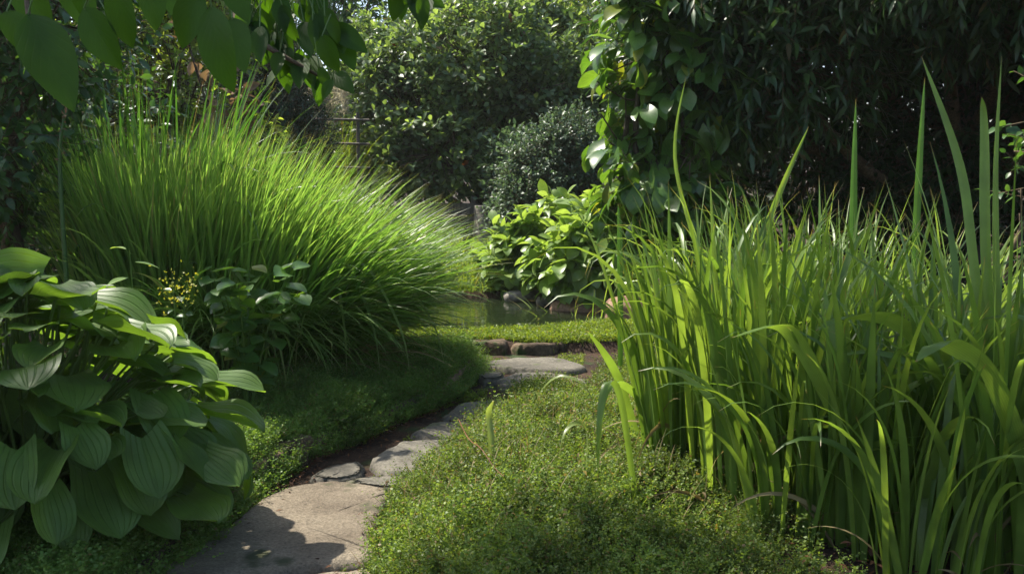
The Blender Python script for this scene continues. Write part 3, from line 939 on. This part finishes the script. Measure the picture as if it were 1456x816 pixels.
def surf(px, py, lift=.06):
    """point where the sight line of a photo pixel meets the ground cover"""
    for d in np.arange(2.5, 12, .02):
        p = at(px, py, d)
        if p[2] < hz(p[0], p[1]) + lift:
            return float(d)
    return 6.0


# single blades coming up through the groundcover
BG = 'single blades growing through the groundcover'
for lab, pts, w, sd_, mt in [
    ('short pale blade standing upright in the groundcover beside orange stem', [(700, 668, 0), (698, 618, .02), (695, 585, .03), (702, 569, -.04)], .014, (1, 0, 0), 'strap'),
    ('thin pale blade arching left over the groundcover below the step', [(850, 640, 0), (838, 560, .05), (800, 535, .1), (770, 555, .15), (757, 590, .2)], .009, (0, 1, .3), 'strap'),
    ('pale drooping blade pair in front of the leftmost iris clump', [(830, 690, 0), (834, 615, 0), (815, 603, -.05), (800, 625, -.1), (795, 655, -.1)], .013, (0, 1, .3), 'strap'),
    ('broad green blade hanging down in front of the leftmost iris', [(905, 720, 0), (882, 565, -.02), (862, 545, -.05), (852, 600, -.1), (850, 680, -.1)], .015, (1, 0, .2), 'iris'),
]:
    b = Buf()
    d0 = surf(pts[0][0], pts[0][1], .02)
    ribbon(b, [at(p[0], p[1], d0 + p[2]) for p in pts], w * d0 / 4.2, sd_, 20)
    tag(b.build('grass_blade', M[mt]), lab, 'blade', BG)
b = Buf()
st = [at(a_, b_, surf(a_, b_, .15)) for a_, b_ in ((652, 598), (668, 620), (685, 640), (700, 660), (714, 680))]
st = [p + np.array([.006 * math.sin(5 * i), 0, .008 * math.cos(3 * i)]) for i, p in enumerate(st)]
tube(b, st, .0018, .0012, 16, 5)
tag(b.build('bare_stem', M['orange']), 'thin orange stem lying across the bright groundcover', 'stem')


# ------------------------------------------------------------------ hosta
def hosta():
    base = np.array([-1.65, 3.25, hz(-1.65, 3.25)])
    t = thing('broad_leaved_plant', 'large plant of broad ribbed green leaves at bottom left', 'plant', base)
    r = RNG(21)
    K = 215
    sb = Buf()
    rows = []
    for i in range(K):
        f = (i + .5) / K
        el = math.asin(np.clip(.08 + .95 * f ** .9, 0, 1)) + r.normal(0, .07)
        az = i * 2.39996 + r.normal(0, .2)
        R = np.array([.68, .60, .72]) * r.uniform(.80, 1.06)
        p = base + np.array([math.cos(az) * math.cos(el) * R[0], math.sin(az) * math.cos(el) * R[1], .10 + max(.02, math.sin(el)) * R[2] * .98])
        out = np.array([math.cos(az), math.sin(az), 0])
        out = nrm(out * .9 + r.normal(0, .25, 3) + np.array([.0, -.12, 0]))
        tiltd = -.30 + .34 * math.sin(el) + r.normal(0, .16) - (.75 if math.sin(el) < .45 and r.random() < .6 else 0)
        D = nrm(np.array([out[0], out[1], tiltd]))
        U = np.array([out[0] * .6, out[1] * .6, 1.0]) + r.normal(0, .18, 3)
        L = r.choice([.12, .15, .17, .2, .23]) * r.uniform(.9, 1.1)
        if p[1] < 2.45:
            continue
        root = p - D * L * .15
        b = Buf()
        leaves(b, root[None], D[None], U[None], L, L * r.uniform(.42, .50), prof_hosta, r.uniform(.0, 1.0), r.uniform(.05, .55), 12, 9, .20, .04, r)
        lf = b.build('leaf', M['hosta'], t)
        sb = Buf()
        s0 = base + np.array([r.normal(0, .07), r.normal(0, .07), 0])
        tube(sb, [s0, s0 * .45 + root * .55 + np.array([0, 0, .06]), root], .006, .0045, 8, 5)
        sb.build('stalk', M['stalk'], lf)
    # inner, lower leaves kept as one mesh
    b = Buf()
    N = 90
    az = r.uniform(0, 6.28, N); q = r.uniform(.1, .75, N)
    O = base + np.stack([np.cos(az) * q * .7, np.sin(az) * q * .6, .08 + .5 * (1 - q) * r.random(N) + .12 * r.random(N)], -1)
    D = np.stack([np.cos(az), np.sin(az), r.normal(-.3, .3, N)], -1)
    leaves(b, O, D, np.array([0, 0, 1.]) + r.normal(0, .3, (N, 3)), r.uniform(.14, .22, N), r.uniform(.055, .085, N), prof_heart, .8, .3, 8, 5, .2, .02, r)
    b.build('inner_leaves', M['hosta'], t)


hosta()

# ------------------------------------------------------------------ small plants near the clump
def small_plant(name, label, cat, base, h, n, L, W, mat, seed, lobe=.15, spread=.2, prof=prof_heart, stems=5):
    t = thing(name, label, cat, base)
    r = RNG(seed)
    sb, fb = Buf(), Buf()
    O, D = [], []
    base = np.array(base, float)
    for s in range(stems):
        a = r.uniform(0, 6.28)
        e = base + np.array([math.cos(a) * spread * r.uniform(.3, 1), math.sin(a) * spread * r.uniform(.3, 1), h * r.uniform(.6, 1)])
        pts = [base, (base + e) / 2 + np.array([0, 0, .12 * h]), e]
        tube(sb, pts, .005, .002, 10, 5)
        c = spline(pts, n)
        for i in range(n // 4, n):
            aa = i * 2.4 + s
            O.append(c[i]); D.append([math.cos(aa), math.sin(aa), r.uniform(-.4, .3)])
    O, D = np.array(O), np.array(D)
    k = len(O)
    leaves(fb, O + D * L * .15, D, np.array([0, -.25, 1.]) + r.normal(0, .3, (k, 3)), L * r.uniform(.6, 1.2, k), W * r.uniform(.8, 1.1, k), prof, r.uniform(.2, .8, k), .25, 6, 5, lobe)
    sb.build('stems', M['stalk'], t)
    fb.build('leaves', mat, t)
    return t


def gpt(px, d):
    x = xat(px, d)
    return (x, d, float(hz(x, d)))


small_plant('ivy', 'ivy like climber with lobed leaves in front of bright grass', 'climber', gpt(345, 4.7), .80, 18, .105, .05, M['vine'], 41, .2, .30, stems=7)
small_plant('leafy_weed', 'young plant with upright pale leaves behind the broad leaved plant', 'plant', gpt(190, 3.9), .98, 10, .10, .02, M['mound'], 42, 0., .08, prof_lance, 2)
ft = small_plant('flowering_weed', 'weed with small yellow green flower heads by the ivy', 'weed', gpt(250, 4.3), .70, 10, .05, .015, M['shrubdark'], 43, 0., .08, prof_lance, 4)
r = RNG(44)
fb = Buf()
c = np.array(gpt(250, 4.3)) + [0, 0, .66]
N = 130
O = c + r.normal(0, 1, (N, 3)) * [.045, .04, .045]
leaves(fb, O, r.normal(size=(N, 3)), r.normal(size=(N, 3)), .014, .005, prof_ovate, .3, .3, 2)
fb.build('flowers', M['flower'], ft)
# thin bare stalk at left
t = thing('tall_stem', 'tall jointed green stem standing alone at left', 'stem', gpt(95, 5.0))
b = Buf()
x0 = np.array(gpt(95, 5.0))
tube(b, [x0, at(90, 330, 5.0), at(85, 220, 5.0), at(92, 165, 5.0)], .014, .007, 24, 8, 0, .1, 2)
b.build('stalk', M['reed'], t)
b = Buf()
c = spline([at(85, 230, 5.0), at(92, 165, 5.0), at(100, 140, 5.0)], 60)
leaves(b, c, nrm(RNG(3).normal(size=(60, 3)) + [0, 0, .6]), RNG(4).normal(size=(60, 3)), .03, .006, prof_lance, .3, .2, 2)
b.build('seed_head', M['drybrown'], t)

# ------------------------------------------------------------------ pond side plants
def leafy_mound():
    base = np.array([.75, 9.9, hz(.75, 9.9)])
    t = thing('leafy_shrub', 'pale green mound of large rounded leaves spilling over right bank of pond', 'shrub', base)
    r = RNG(51)
    fb, tb = Buf(), Buf()
    blobs = [(.14, 10.4, .42, .42, .36, .32), (.58, 10.1, .58, .52, .4, .42), (1.05, 9.6, .68, .5, .45, .45), (.75, 9.55, .45, .45, .4, .35), (1.45, 9.0, .6, .5, .45, .5)]
    crown(r, fb, tb, blobs, 1300, 4, .15, .062, prof_heart, .18, .15, -.6, 2.5, 5, .15, (.3, .9), .25, 1.0)
    limbs(tb, base, blobs, .02, 5)
    tb.build('branches', M['stalk'], t)
    fb.build('leaves', M['mound'], t)


leafy_mound()
reed_clump('arching_grass', 'yellow green arching grass hanging over the reddish rock', 'grass', 815, 9.2, .75, 130, .3, 52, M['strap'], (.006, .011), .3, (.6, 1.8))
reed_clump('water_reed', 'few thin reeds standing in the right corner of pond', 'reeds', 835, 8.55, .62, 22, .22, 53, M['iris'], (.005, .009), .08, (.02, .4))
b = Buf()
leaves(b, np.array([on_plane(838, 480, .09)]), np.array([[.3, 1., .1]]), np.array([[0, -.5, 1.]]), .13, .055, prof_ovate, .4, .25, 6, 5)
tag(b.build('pale_leaf', M['petal']), 'single pale leaf lying by the water at right', 'leaf')

# grey-green shrub behind the mound, light sprig to its left
tree('small_leaved_shrub', 'grey green small leaved shrub behind the pale leafy mound', 'shrub', (.52, 12.3, .3), .8, .05,
     [(.5, 12.2, 1.15, .62, .5, .75), (.75, 12.2, 1.6, .45, .4, .5), (.25, 12.0, .8, .5, .4, .5)], M['silver'], 71, 3200, 8, .055, .016, prof_ovate, tl=.2, droop=0, gap=-.8, nv=2, shell=.3)
tree('pale_shrub', 'pale glaucous young shrub with a broad light top left of grey green shrub', 'shrub', (.05, 12.9, .33), .8, .03,
     [(.05, 12.8, 1.45, .3, .25, .35), (.0, 12.7, 1.05, .25, .2, .35)], M['silver'], 72, 330, 6, .10, .022, prof_ovate, tl=.2, droop=0, gap=-.6)

# central glossy bush
tree('glossy_bush', 'big glossy leaved tree with dark hollow centre behind the pond', 'tree', (-.45, 14.2, .42), 1.8, .17,
     [(-1.5, 14.2, 2.2, 1.0, .9, .8), (-.6, 14.2, 2.9, 1.2, 1.0, .9), (.4, 14.4, 2.7, 1.1, 1.0, .9), (-1.5, 14.7, 2.9, 1.0, .9, .8), (-1.0, 13.6, 1.6, .8, .7, .55),
      (-.5, 15.1, 3.5, 1.3, 1.0, .8), (.9, 14.4, 2.2, .7, .6, .7), (-1.7, 14.2, 1.4, .7, .6, .6), (.5, 15.3, 3.4, 1.1, .9, .7)], M['glossy'], 73, 6400, 7, .115, .03, prof_obov, tl=.26, droop=-.05, gap=-.35, nv=3, shell=.25)
tree('yellow_green_tree', 'yellow green tree behind and right of the glossy bush', 'tree', (1.9, 17.2, .5), 2.2, .14,
     [(1.0, 17.0, 3.6, 1.5, 1.2, 1.1), (2.3, 17, 3.2, 1.4, 1.2, 1.2), (1.4, 16.6, 2.4, 1.3, 1.1, 1.0), (.4, 17.9, 4.3, 1.5, 1.2, .9), (2.4, 17.8, 4.4, 1.4, 1.2, .9)], M['yellowgreen'], 74, 4200, 7, .10, .024, prof_ovate, tl=.28, droop=.05, gap=-.4, nv=2)
tree('dark_evergreen', 'rounded dark evergreen between the dry plant and glossy bush', 'tree', (-2.95, 11.6, .5), 1.0, .1,
     [(-2.9, 11.5, 2.2, .62, .6, .7), (-2.75, 11.5, 1.6, .7, .6, .7), (-3.1, 11.6, 2.8, .55, .5, .6)], M['conifer'], 75, 4200, 9, .05, .008, prof_lance, tl=.16, droop=0, gap=-.9, nv=2, shell=.2)
tree('sunlit_shrub', 'sunlit yellow green shrub behind the reeds at upper left', 'shrub', (-3.3, 9.6, .4), 1.2, .06,
     [(-3.2, 9.5, 2.1, .75, .6, .65), (-3.6, 9.7, 2.8, .8, .6, .6), (-2.85, 9.6, 1.7, .5, .45, .5), (-3.0, 9.6, 2.9, .6, .5, .45)], M['yellowgreen'], 76, 2600, 6, .075, .02, prof_ovate, tl=.22, gap=-.35, nv=3)


def dry_plant():
    base = gpt(315, 8.8)
    t = thing('dry_plant', 'dried brown plant with curled leaves on twisting stems behind bright grass', 'plant', base)
    r = RNG(77)
    sb, fb = Buf(), Buf()
    b0 = np.array(base)
    O = []
    for k in range(7):
        e = b0 + np.array([r.uniform(-.25, .35), r.uniform(-.2, .2), r.uniform(1.6, 2.4)])
        pts = [b0, b0 + [r.uniform(-.15, .15), 0, .6], (b0 + e) / 2 + [r.uniform(-.15, .15), 0, .2], e]
        tube(sb, pts, .022, .008, 16, 6, 0, .15, k)
        c = spline(pts, 30)[14:]
        O.append(c)
    O = np.concatenate(O)
    N = len(O)
    leaves(fb, O, r.normal(0, 1, (N, 3)) + [0, 0, .3], r.normal(size=(N, 3)), r.uniform(.10, .22, N), r.uniform(.03, .055, N), prof_ovate, r.uniform(.3, 1.6, N), .5, 6, 5, 0, .05, r)
    sb.build('stems', M['bark'], t)
    fb.build('leaves', M['drybrown'], t)


dry_plant()


def plume_grass():
    base = gpt(455, 13.2)
    t = thing('plume_grass', 'pale feathery plume grass in the gap left of the glossy bush', 'ornamental grass', base)
    r = RNG(78)
    b0 = np.array(base)
    N = 500
    b = Buf()
    O = b0 + np.stack([r.normal(0, .18, N), r.normal(0, .18, N), 0 * r.random(N)], -1)
    blades(b, O, r.uniform(0, 6.28, N), r.uniform(.02, .25, N), r.uniform(.2, 1.2, N), r.uniform(.9, 1.7, N), r.uniform(.004, .008, N), 8, rng=r, nu=2, fold=0)
    b.build('blades', M['turf'], t)
    b = Buf()
    for k in range(9):
        e = b0 + np.array([r.normal(.05, .25), r.normal(0, .2), r.uniform(1.65, 2.0)])
        M_ = 160
        u = r.random(M_)
        c = e + np.stack([r.normal(0, .02, M_), r.normal(0, .02, M_), -.35 * u], -1)
        leaves(b, c, r.normal(0, .6, (M_, 3)) + [.2, 0, .7], r.normal(size=(M_, 3)), .10, .006, prof_lance, .6, .2, 2)
        tube(b, [b0, (b0 + e) / 2, e], .006, .003, 8, 5)
    b.build('plumes', M['plume'], t)


plume_grass()


def lattice():
    base = gpt(445, 12.6)
    t = thing('trellis_fence', 'low weathered wooden trellis in the gap left of the glossy bush', 'fence', base)
    x0, y0, z0 = base
    for i, dx in enumerate((-.3, .15, .6)):
        b = Buf()
        tube(b, [(x0 + dx, y0, z0 - .1), (x0 + dx, y0, z0 + .8), (x0 + dx, y0, z0 + 1.55)], .025, .024, 6, 6)
        b.build('post', M['wood'], t)
    for dz in (.85, 1.15, 1.45):
        b = Buf()
        tube(b, [(x0 - .4, y0 - .03, z0 + dz), (x0 + .2, y0 - .03, z0 + dz + .01), (x0 + .75, y0 - .03, z0 + dz)], .016, .016, 6, 6)
        b.build('rail', M['wood'], t)


lattice()


def plank_wall():
    """low weathered board edging and stone pillar at the foot of the bush"""
    base = (-.85, 13.0, float(hz(-.85, 13.0)))
    t = thing('board_fence', 'low weathered board fence left of the trunk beyond the pond', 'fence', base)
    x0, y0, z0 = base
    for k in range(3):
        b = Buf()
        p = np.array([[-.5, -.02], [.42, -.02], [.42, .02], [-.5, .02]])
        z = z0 + .05 + k * .17
        P = np.zeros((1, 2, 4, 3))
        for i, zz in enumerate((z, z + .145)):
            P[0, i, :, 0] = x0 + p[:, 0]; P[0, i, :, 1] = y0 + p[:, 1] + .004 * k; P[0, i, :, 2] = zz
        b.grid(P, close=True)
        top = np.zeros((1, 2, 2, 3))
        top[0, 0, :, :] = P[0, 1, [0, 1]]; top[0, 1, :, :] = P[0, 1, [3, 2]]
        b.grid(top)
        b.build('board', M['wood'], t, smooth=False)
    for dx in (-.42, .34):
        b = Buf()
        tube(b, [(x0 + dx, y0 + .06, z0 - .1), (x0 + dx, y0 + .06, z0 + .3), (x0 + dx, y0 + .06, z0 + .62)], .035, .034, 6, 8)
        b.build('post', M['wood'], t)


plank_wall()

pt = (-.34, 12.6, float(hz(-.34, 12.6)))  # short tapered stone pillar beyond the pond
b = Buf()
tube(b, [(pt[0], pt[1], pt[2] - .1), (pt[0] + .02, pt[1], pt[2] + .28), (pt[0] + .01, pt[1], pt[2] + .56), (pt[0] + .01, pt[1], pt[2] + .565)], .19, .13, 18, 14, .05, .10, 6)
tag(b.build('stone_pillar', M['rock_grey']), 'short pale grey weathered stone pillar at far side of pond', 'stone', kind='thing')

# ------------------------------------------------------------------ right hand tree, climber, hedge
tree('weeping_tree', 'large dark tree with long narrow leaves overhanging the irises', 'tree', (4.3, 9.6, .25), 2.6, .2,
     [(1.9, 8.2, 3.0, 1.1, 1.0, .8), (3.2, 7.8, 3.0, 1.2, 1.1, .75), (4.6, 7.6, 3.0, 1.2, 1.1, .75), (2.4, 8.8, 4.1, 1.4, 1.3, .9), (4.0, 8.6, 4.2, 1.6, 1.4, .9), (5.8, 8.2, 3.4, 1.3, 1.2, 1.0),
      (2.1, 8.0, 2.2, .8, .6, .5), (1.55, 8.4, 2.3, .6, .6, .8), (3.3, 6.6, 2.75, .8, .6, .35), (4.6, 7.0, 2.5, 1.0, .6, .45), (5.4, 7.4, 2.6, 1.0, .7, .6)], M['willow'], 81, 9000, 8, .15, .017, prof_lance, tl=.36, droop=.35, gap=-.45, gs=1.8, nv=3, curl=(.2, .8), shell=.3)
tree('evergreen_hedge', 'dense dark evergreen in deep shade behind the irises', 'hedge', (3.6, 10.6, .3), 1.2, .1,
     [(1.9, 9.9, 1.3, .8, .5, 1.2), (2.9, 9.3, 1.5, .9, .5, 1.3), (4.2, 9.0, 1.6, 1.1, .5, 1.4), (5.6, 8.9, 1.7, 1.1, .6, 1.5), (6.9, 8.9, 2., 1.0, .7, 1.8), (3.55, 9.4, 1.6, .7, .5, 1.2), (5.0, 9.4, 1.9, .8, .5, 1.2), (2.9, 10.4, 3.0, 1.4, .8, 1.2), (4.8, 10.4, 3.2, 1.5, .8, 1.3), (6.5, 10.2, 3.4, 1.3, .8, 1.3)],
     M['hedge'], 82, 9000, 8, .09, .024, prof_ovate, tl=.28, gap=-1.2, nv=2, shell=.3)


def climber():
    base = (1.25, 8.0, float(hz(1.25, 8.0)))
    t = thing('climbing_vine', 'heart leaved climber cascading down the left side of dark tree', 'climber', base)
    r = RNG(83)
    fb, tb = Buf(), Buf()
    blobs = [(1.0, 7.7, 2.2, .30, .28, .38), (1.15, 7.7, 2.75, .38, .3, .4), (.88, 7.6, 1.75, .28, .25, .35), (1.1, 7.6, 1.4, .35, .28, .35), (1.3, 7.7, 1.9, .35, .3, .5), (1.35, 7.6, 1.05, .4, .3, .35), (1.0, 7.7, 1.05, .3, .25, .3)]
    crown(r, fb, tb, blobs, 430, 3, .165, .062, prof_heart, .16, .5, -.5, 2.5, 6, .18, (.3, .9), .3, .8)
    limbs(tb, base, blobs, .025, 8)
    tube(tb, [base, (1.2, 7.9, 1.2), (1.25, 7.9, 2.2), (1.3, 7.95, 3.0)], .04, .02, 14, 7)
    tb.build('stems', M['bark'], t)
    fb.build('leaves', M['vine'], t)


climber()
tree('twiggy_shrub', 'small leafy twigs poking in at right edge above the irises', 'shrub', (2.65, 4.9, .1), .8, .02,
     [(2.62, 4.85, 1.55, .16, .2, .3), (2.62, 4.9, 1.2, .12, .15, .2)], M['shrubdark'], 84, 45, 5, .06, .018, prof_ovate, tl=.16, gap=-2)
b = Buf()
leaves(b, np.array([at(1180, 765, 3.2)]), np.array([[1., .2, .15]]), np.array([[.1, -.5, 1.]]), .09, .025, prof_ovate, .8, .5, 8, 5, 0, .06, RNG(5))
tag(b.build('fallen_leaf', M['drybrown']), 'curled brown fallen leaf in the dark gap below the irises', 'leaf')

# ------------------------------------------------------------------ left side shrubs
tree('dark_leafy_shrub', 'dark leafy shrub with small pointed leaves at the left edge', 'shrub', (-2.95, 5.7, .2), 1.2, .06,
     [(-2.75, 5.6, 2.2, .6, .55, .5), (-2.75, 5.7, 2.6, .5, .5, .4), (-3.2, 5.6, 1.7, .6, .5, .5), (-2.9, 5.4, 1.5, .4, .35, .4), (-3.4, 5.8, 1.0, .6, .5, .5)],
     M['shrubdark'], 91, 1500, 6, .08, .021, prof_ovate, tl=.22, droop=.1, gap=-.35, nv=3)
tree('woody_shrub', 'twiggy shaded shrub with bare arching stems behind the dark leafy shrub', 'shrub', (-3.2, 7.6, .3), 1.2, .07,
     [(-3.3, 7.4, 1.6, .7, .5, .6), (-4.0, 7.6, 2.2, .8, .6, .9), (-3.6, 7.4, 1.2, .9, .6, .8)], M['shrubdark'], 92, 1700, 6, .075, .02, prof_ovate, tl=.25, gap=-.35, nv=2)
tree('evergreen_hedge', 'dense dark evergreen mass closing off the far left', 'hedge', (-5.2, 8.6, .4), 1.5, .12,
     [(-4.4, 8.6, 1.2, .9, .7, 1.1), (-5.6, 8.2, 1.4, 1., .8, 1.3), (-4.9, 8.7, 2.3, 1.1, .8, 1.0), (-4.2, 9.2, 1.2, .7, .6, .8)], M['hedge'], 93, 3200, 8, .09, .024, prof_ovate, tl=.28, gap=-1.0, nv=2, shell=.3)

# ------------------------------------------------------------------ far trees that close the view
TG = 'background trees closing the garden'
bt = [(-7.5, 15.0, 'hedge', 'dark background tree at far left behind the shrubs'), (-5.4, 16.5, 'yellowgreen', 'yellow green background tree behind the sunlit shrub'),
      (-3.1, 18.0, 'shrubdark', 'mid green background tree above the plume grass'), (-.6, 20.5, 'yellowgreen', 'pale background tree directly behind the glossy bush'),
      (4.4, 16.5, 'hedge', 'dark background tree behind the climber'), (7.2, 14.5, 'hedge', 'dark background tree behind the weeping tree at right')]
for i, (x, y, mk, lab) in enumerate(bt):
    r = RNG(200 + i)
    z0 = float(hz(x, y))
    bl = [(x + r.uniform(-1.3, 1.3), y + r.uniform(-.6, .6), z0 + hgt, r.uniform(1.1, 1.6), r.uniform(.9, 1.2), r.uniform(.9, 1.3)) for hgt in (1.1, 1.8, 2.6, 3.3, 4.0, 4.6, 5.2)]
    tree('background_tree', lab, 'tree', (x, y, z0), 2.5, .14, bl, M[mk], 210 + i, 3000, 7, .11, .03, prof_ovate, TG, tl=.32, gap=-.6, nv=2)


# ------------------------------------------------------------------ tree overhead: trunk behind the camera's left, boughs reach into the picture, unseen crown added for shade
def overhead():
    base = (-3.4, .6, 0.)
    t = thing('overhanging_tree', 'tree reaching in from above with big backlit leaves at upper left, plus an unseen crown added to shade the foreground', 'tree', base)
    r = RNG(301)
    kb, tb, fb = Buf(), Buf(), Buf()
    tube(kb, [(-3.4, .6, -.1), (-3.3, .7, 1.6), (-3.1, .9, 3.2), (-2.6, 1.5, 4.4)], .2, .11, 20, 12, .12, .1, 3)
    kb.build('trunk', M['bark'], t)
    blobs = [(-.5, 4.05, 4.5, .8, .4, .4), (.4, 4.2, 4.5, .8, .4, .4), (-1.3, 4.0, 4.4, .7, .35, .4), (-2.2, 3.8, 4.3, .6, .35, .35), (-.05, 4.65, 4.5, .75, .38, .35), (.8, 4.8, 4.5, .5, .35, .3), (-4.2, 4.1, 4.2, .55, .45, .35), (.3, 3.0, 4.6, 1., .7, .5), (1.6, 2.8, 4.6, 1.1, .8, .5), (-1.3, 1.75, 2.95, .5, .3, .28)]  # out-of-view crown clumps, added where they shade the foreground and block sky
    crown(r, fb, tb, blobs, 2900, 6, .12, .04, prof_ovate, .3, .25, -.2, 1.4, 3)
    limbs(tb, (-2.6, 1.5, 3.4), blobs, .06, 9)
    # bough and twigs that come down into view
    D0 = 1.55
    paths = [[(-2.6, 1.5, 4.3), (-1.6, 2.0, 3.4), at(360, -160, 2.1), at(335, -10, 2.0), at(345, 40, 1.95), at(385, 70, 1.95), at(430, 95, 1.95), at(470, 118, 1.95)],
             [at(360, -160, 2.1), at(500, -60, 2.1), at(560, -20, 2.1), at(610, 5, 2.1)],
             [at(360, -160, 2.1), at(430, -40, 2.1), at(445, 20, 2.05), at(480, 60, 2.05)],
             [(-1.6, 2.0, 3.4), at(200, -200, 1.6), at(60, -60, 1.5), at(40, 20, 1.45), at(75, 70, 1.4)],
             [at(200, -200, 1.6), at(180, -80, 1.5), at(170, -10, 1.45)],
             [at(200, -200, 1.6), at(280, -80, 1.45), at(295, 0, 1.4)]]
    for p in paths:
        tube(tb, p, .007 if p is not paths[0] else .014, .0022, 30, 6)
    tb.build('branches', M['twig'], t)
    fb.build('foliage', M['shade_canopy'], t)
    # each leaf seen large: (base px, base py, tip px, tip py, depth, half width ratio)
    big = [(40, 20, 100, 145, 1.38, .30), (10, 15, 45, 75, 1.4, .36), (120, 10, 165, 95, 1.42, .33), (150, 15, 118, 60, 1.5, .34), (60, 10, 20, 60, 1.55, .32),
           (165, -25, 180, 68, 1.40, .32), (200, -40, 228, 35, 1.45, .34), (285, -15, 252, 65, 1.42, .34), (300, 8, 312, 128, 1.36, .33), (330, 25, 345, 98, 1.6, .30), (325, -40, 350, 28, 1.5, .34),
           (90, -40, 130, 40, 1.6, .33), (235, -30, 265, 30, 1.7, .32), (20, -30, 70, 40, 1.5, .35), (120, -50, 108, 25, 1.45, .35), (60, 55, 25, 100, 1.6, .3)]
    sm = []
    for p in ([(345, 40), (385, 70), (430, 95), (470, 118)], [(500, -60), (560, -20), (610, 5)], [(430, -40), (445, 20), (480, 60)], [(360, -30), (380, 5), (420, 30), (455, 60)], [(335, -10), (360, 30), (390, 60), (400, 100)]):
        c = spline([(q[0], q[1], 0) for q in p], 9)
        for j, q in enumerate(c):
            for s in (-1, 1):
                a = r.uniform(-.5, 1.0) * s
                ln = r.uniform(32, 58)
                q = (q[0], q[1] - 10)
                sm.append((q[0] + r.normal(0, 4), q[1] + r.normal(0, 4), q[0] + math.sin(a) * ln * .8 + 8, q[1] + math.cos(a) * ln, 1.98 + r.normal(0, .06), r.uniform(.26, .36)))
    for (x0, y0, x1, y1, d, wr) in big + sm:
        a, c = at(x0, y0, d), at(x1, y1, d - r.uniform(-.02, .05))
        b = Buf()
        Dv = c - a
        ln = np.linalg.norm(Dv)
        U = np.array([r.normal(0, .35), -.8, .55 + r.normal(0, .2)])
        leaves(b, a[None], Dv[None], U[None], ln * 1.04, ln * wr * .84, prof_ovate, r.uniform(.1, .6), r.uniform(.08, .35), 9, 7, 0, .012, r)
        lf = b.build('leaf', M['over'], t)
        b = Buf()
        up_ = a + np.array([r.normal(0, .02), r.uniform(-.01, .02), .035 + .02 * r.random()])
        tube(b, [a + .12 * Dv * .3, a, up_], .0011, .0014, 8, 5)
        b.build('stalk', M['stalk'], lf)


overhead()



def haze(density):
    x0, x1, y0, y1, z0, z1 = -95., 95., -65., 185., -1.6, 9.
    me = bpy.data.meshes.new('haze')
    v = [(x, y, z) for z in (z0, z1) for y in (y0, y1) for x in (x0, x1)]
    me.from_pydata(v, [], [(0, 2, 3, 1), (4, 5, 7, 6), (0, 1, 5, 4), (2, 6, 7, 3), (0, 4, 6, 2), (1, 3, 7, 5)])
    m = bpy.data.materials.new('haze')
    m.use_nodes = True
    m.node_tree.nodes.clear()
    out = m.node_tree.nodes.new('ShaderNodeOutputMaterial')
    pv = m.node_tree.nodes.new('ShaderNodeVolumePrincipled')
    pv.inputs['Color'].default_value = (.95, .97, .92, 1)
    pv.inputs['Density'].default_value = density
    pv.inputs['Anisotropy'].default_value = .2
    m.node_tree.links.new(pv.outputs[0], out.inputs['Volume'])
    me.materials.append(m)
    o = bpy.data.objects.new('haze', me)
    COL.objects.link(o)
    tag(o, 'thin pale haze hanging in the garden air', 'haze', kind='stuff')


haze(0.0007)

for o in list(bpy.data.objects):
    if '_base' in o:
        del o['_base']
print('faces', sum(len(o.data.polygons) for o in bpy.data.objects if o.type == 'MESH'))
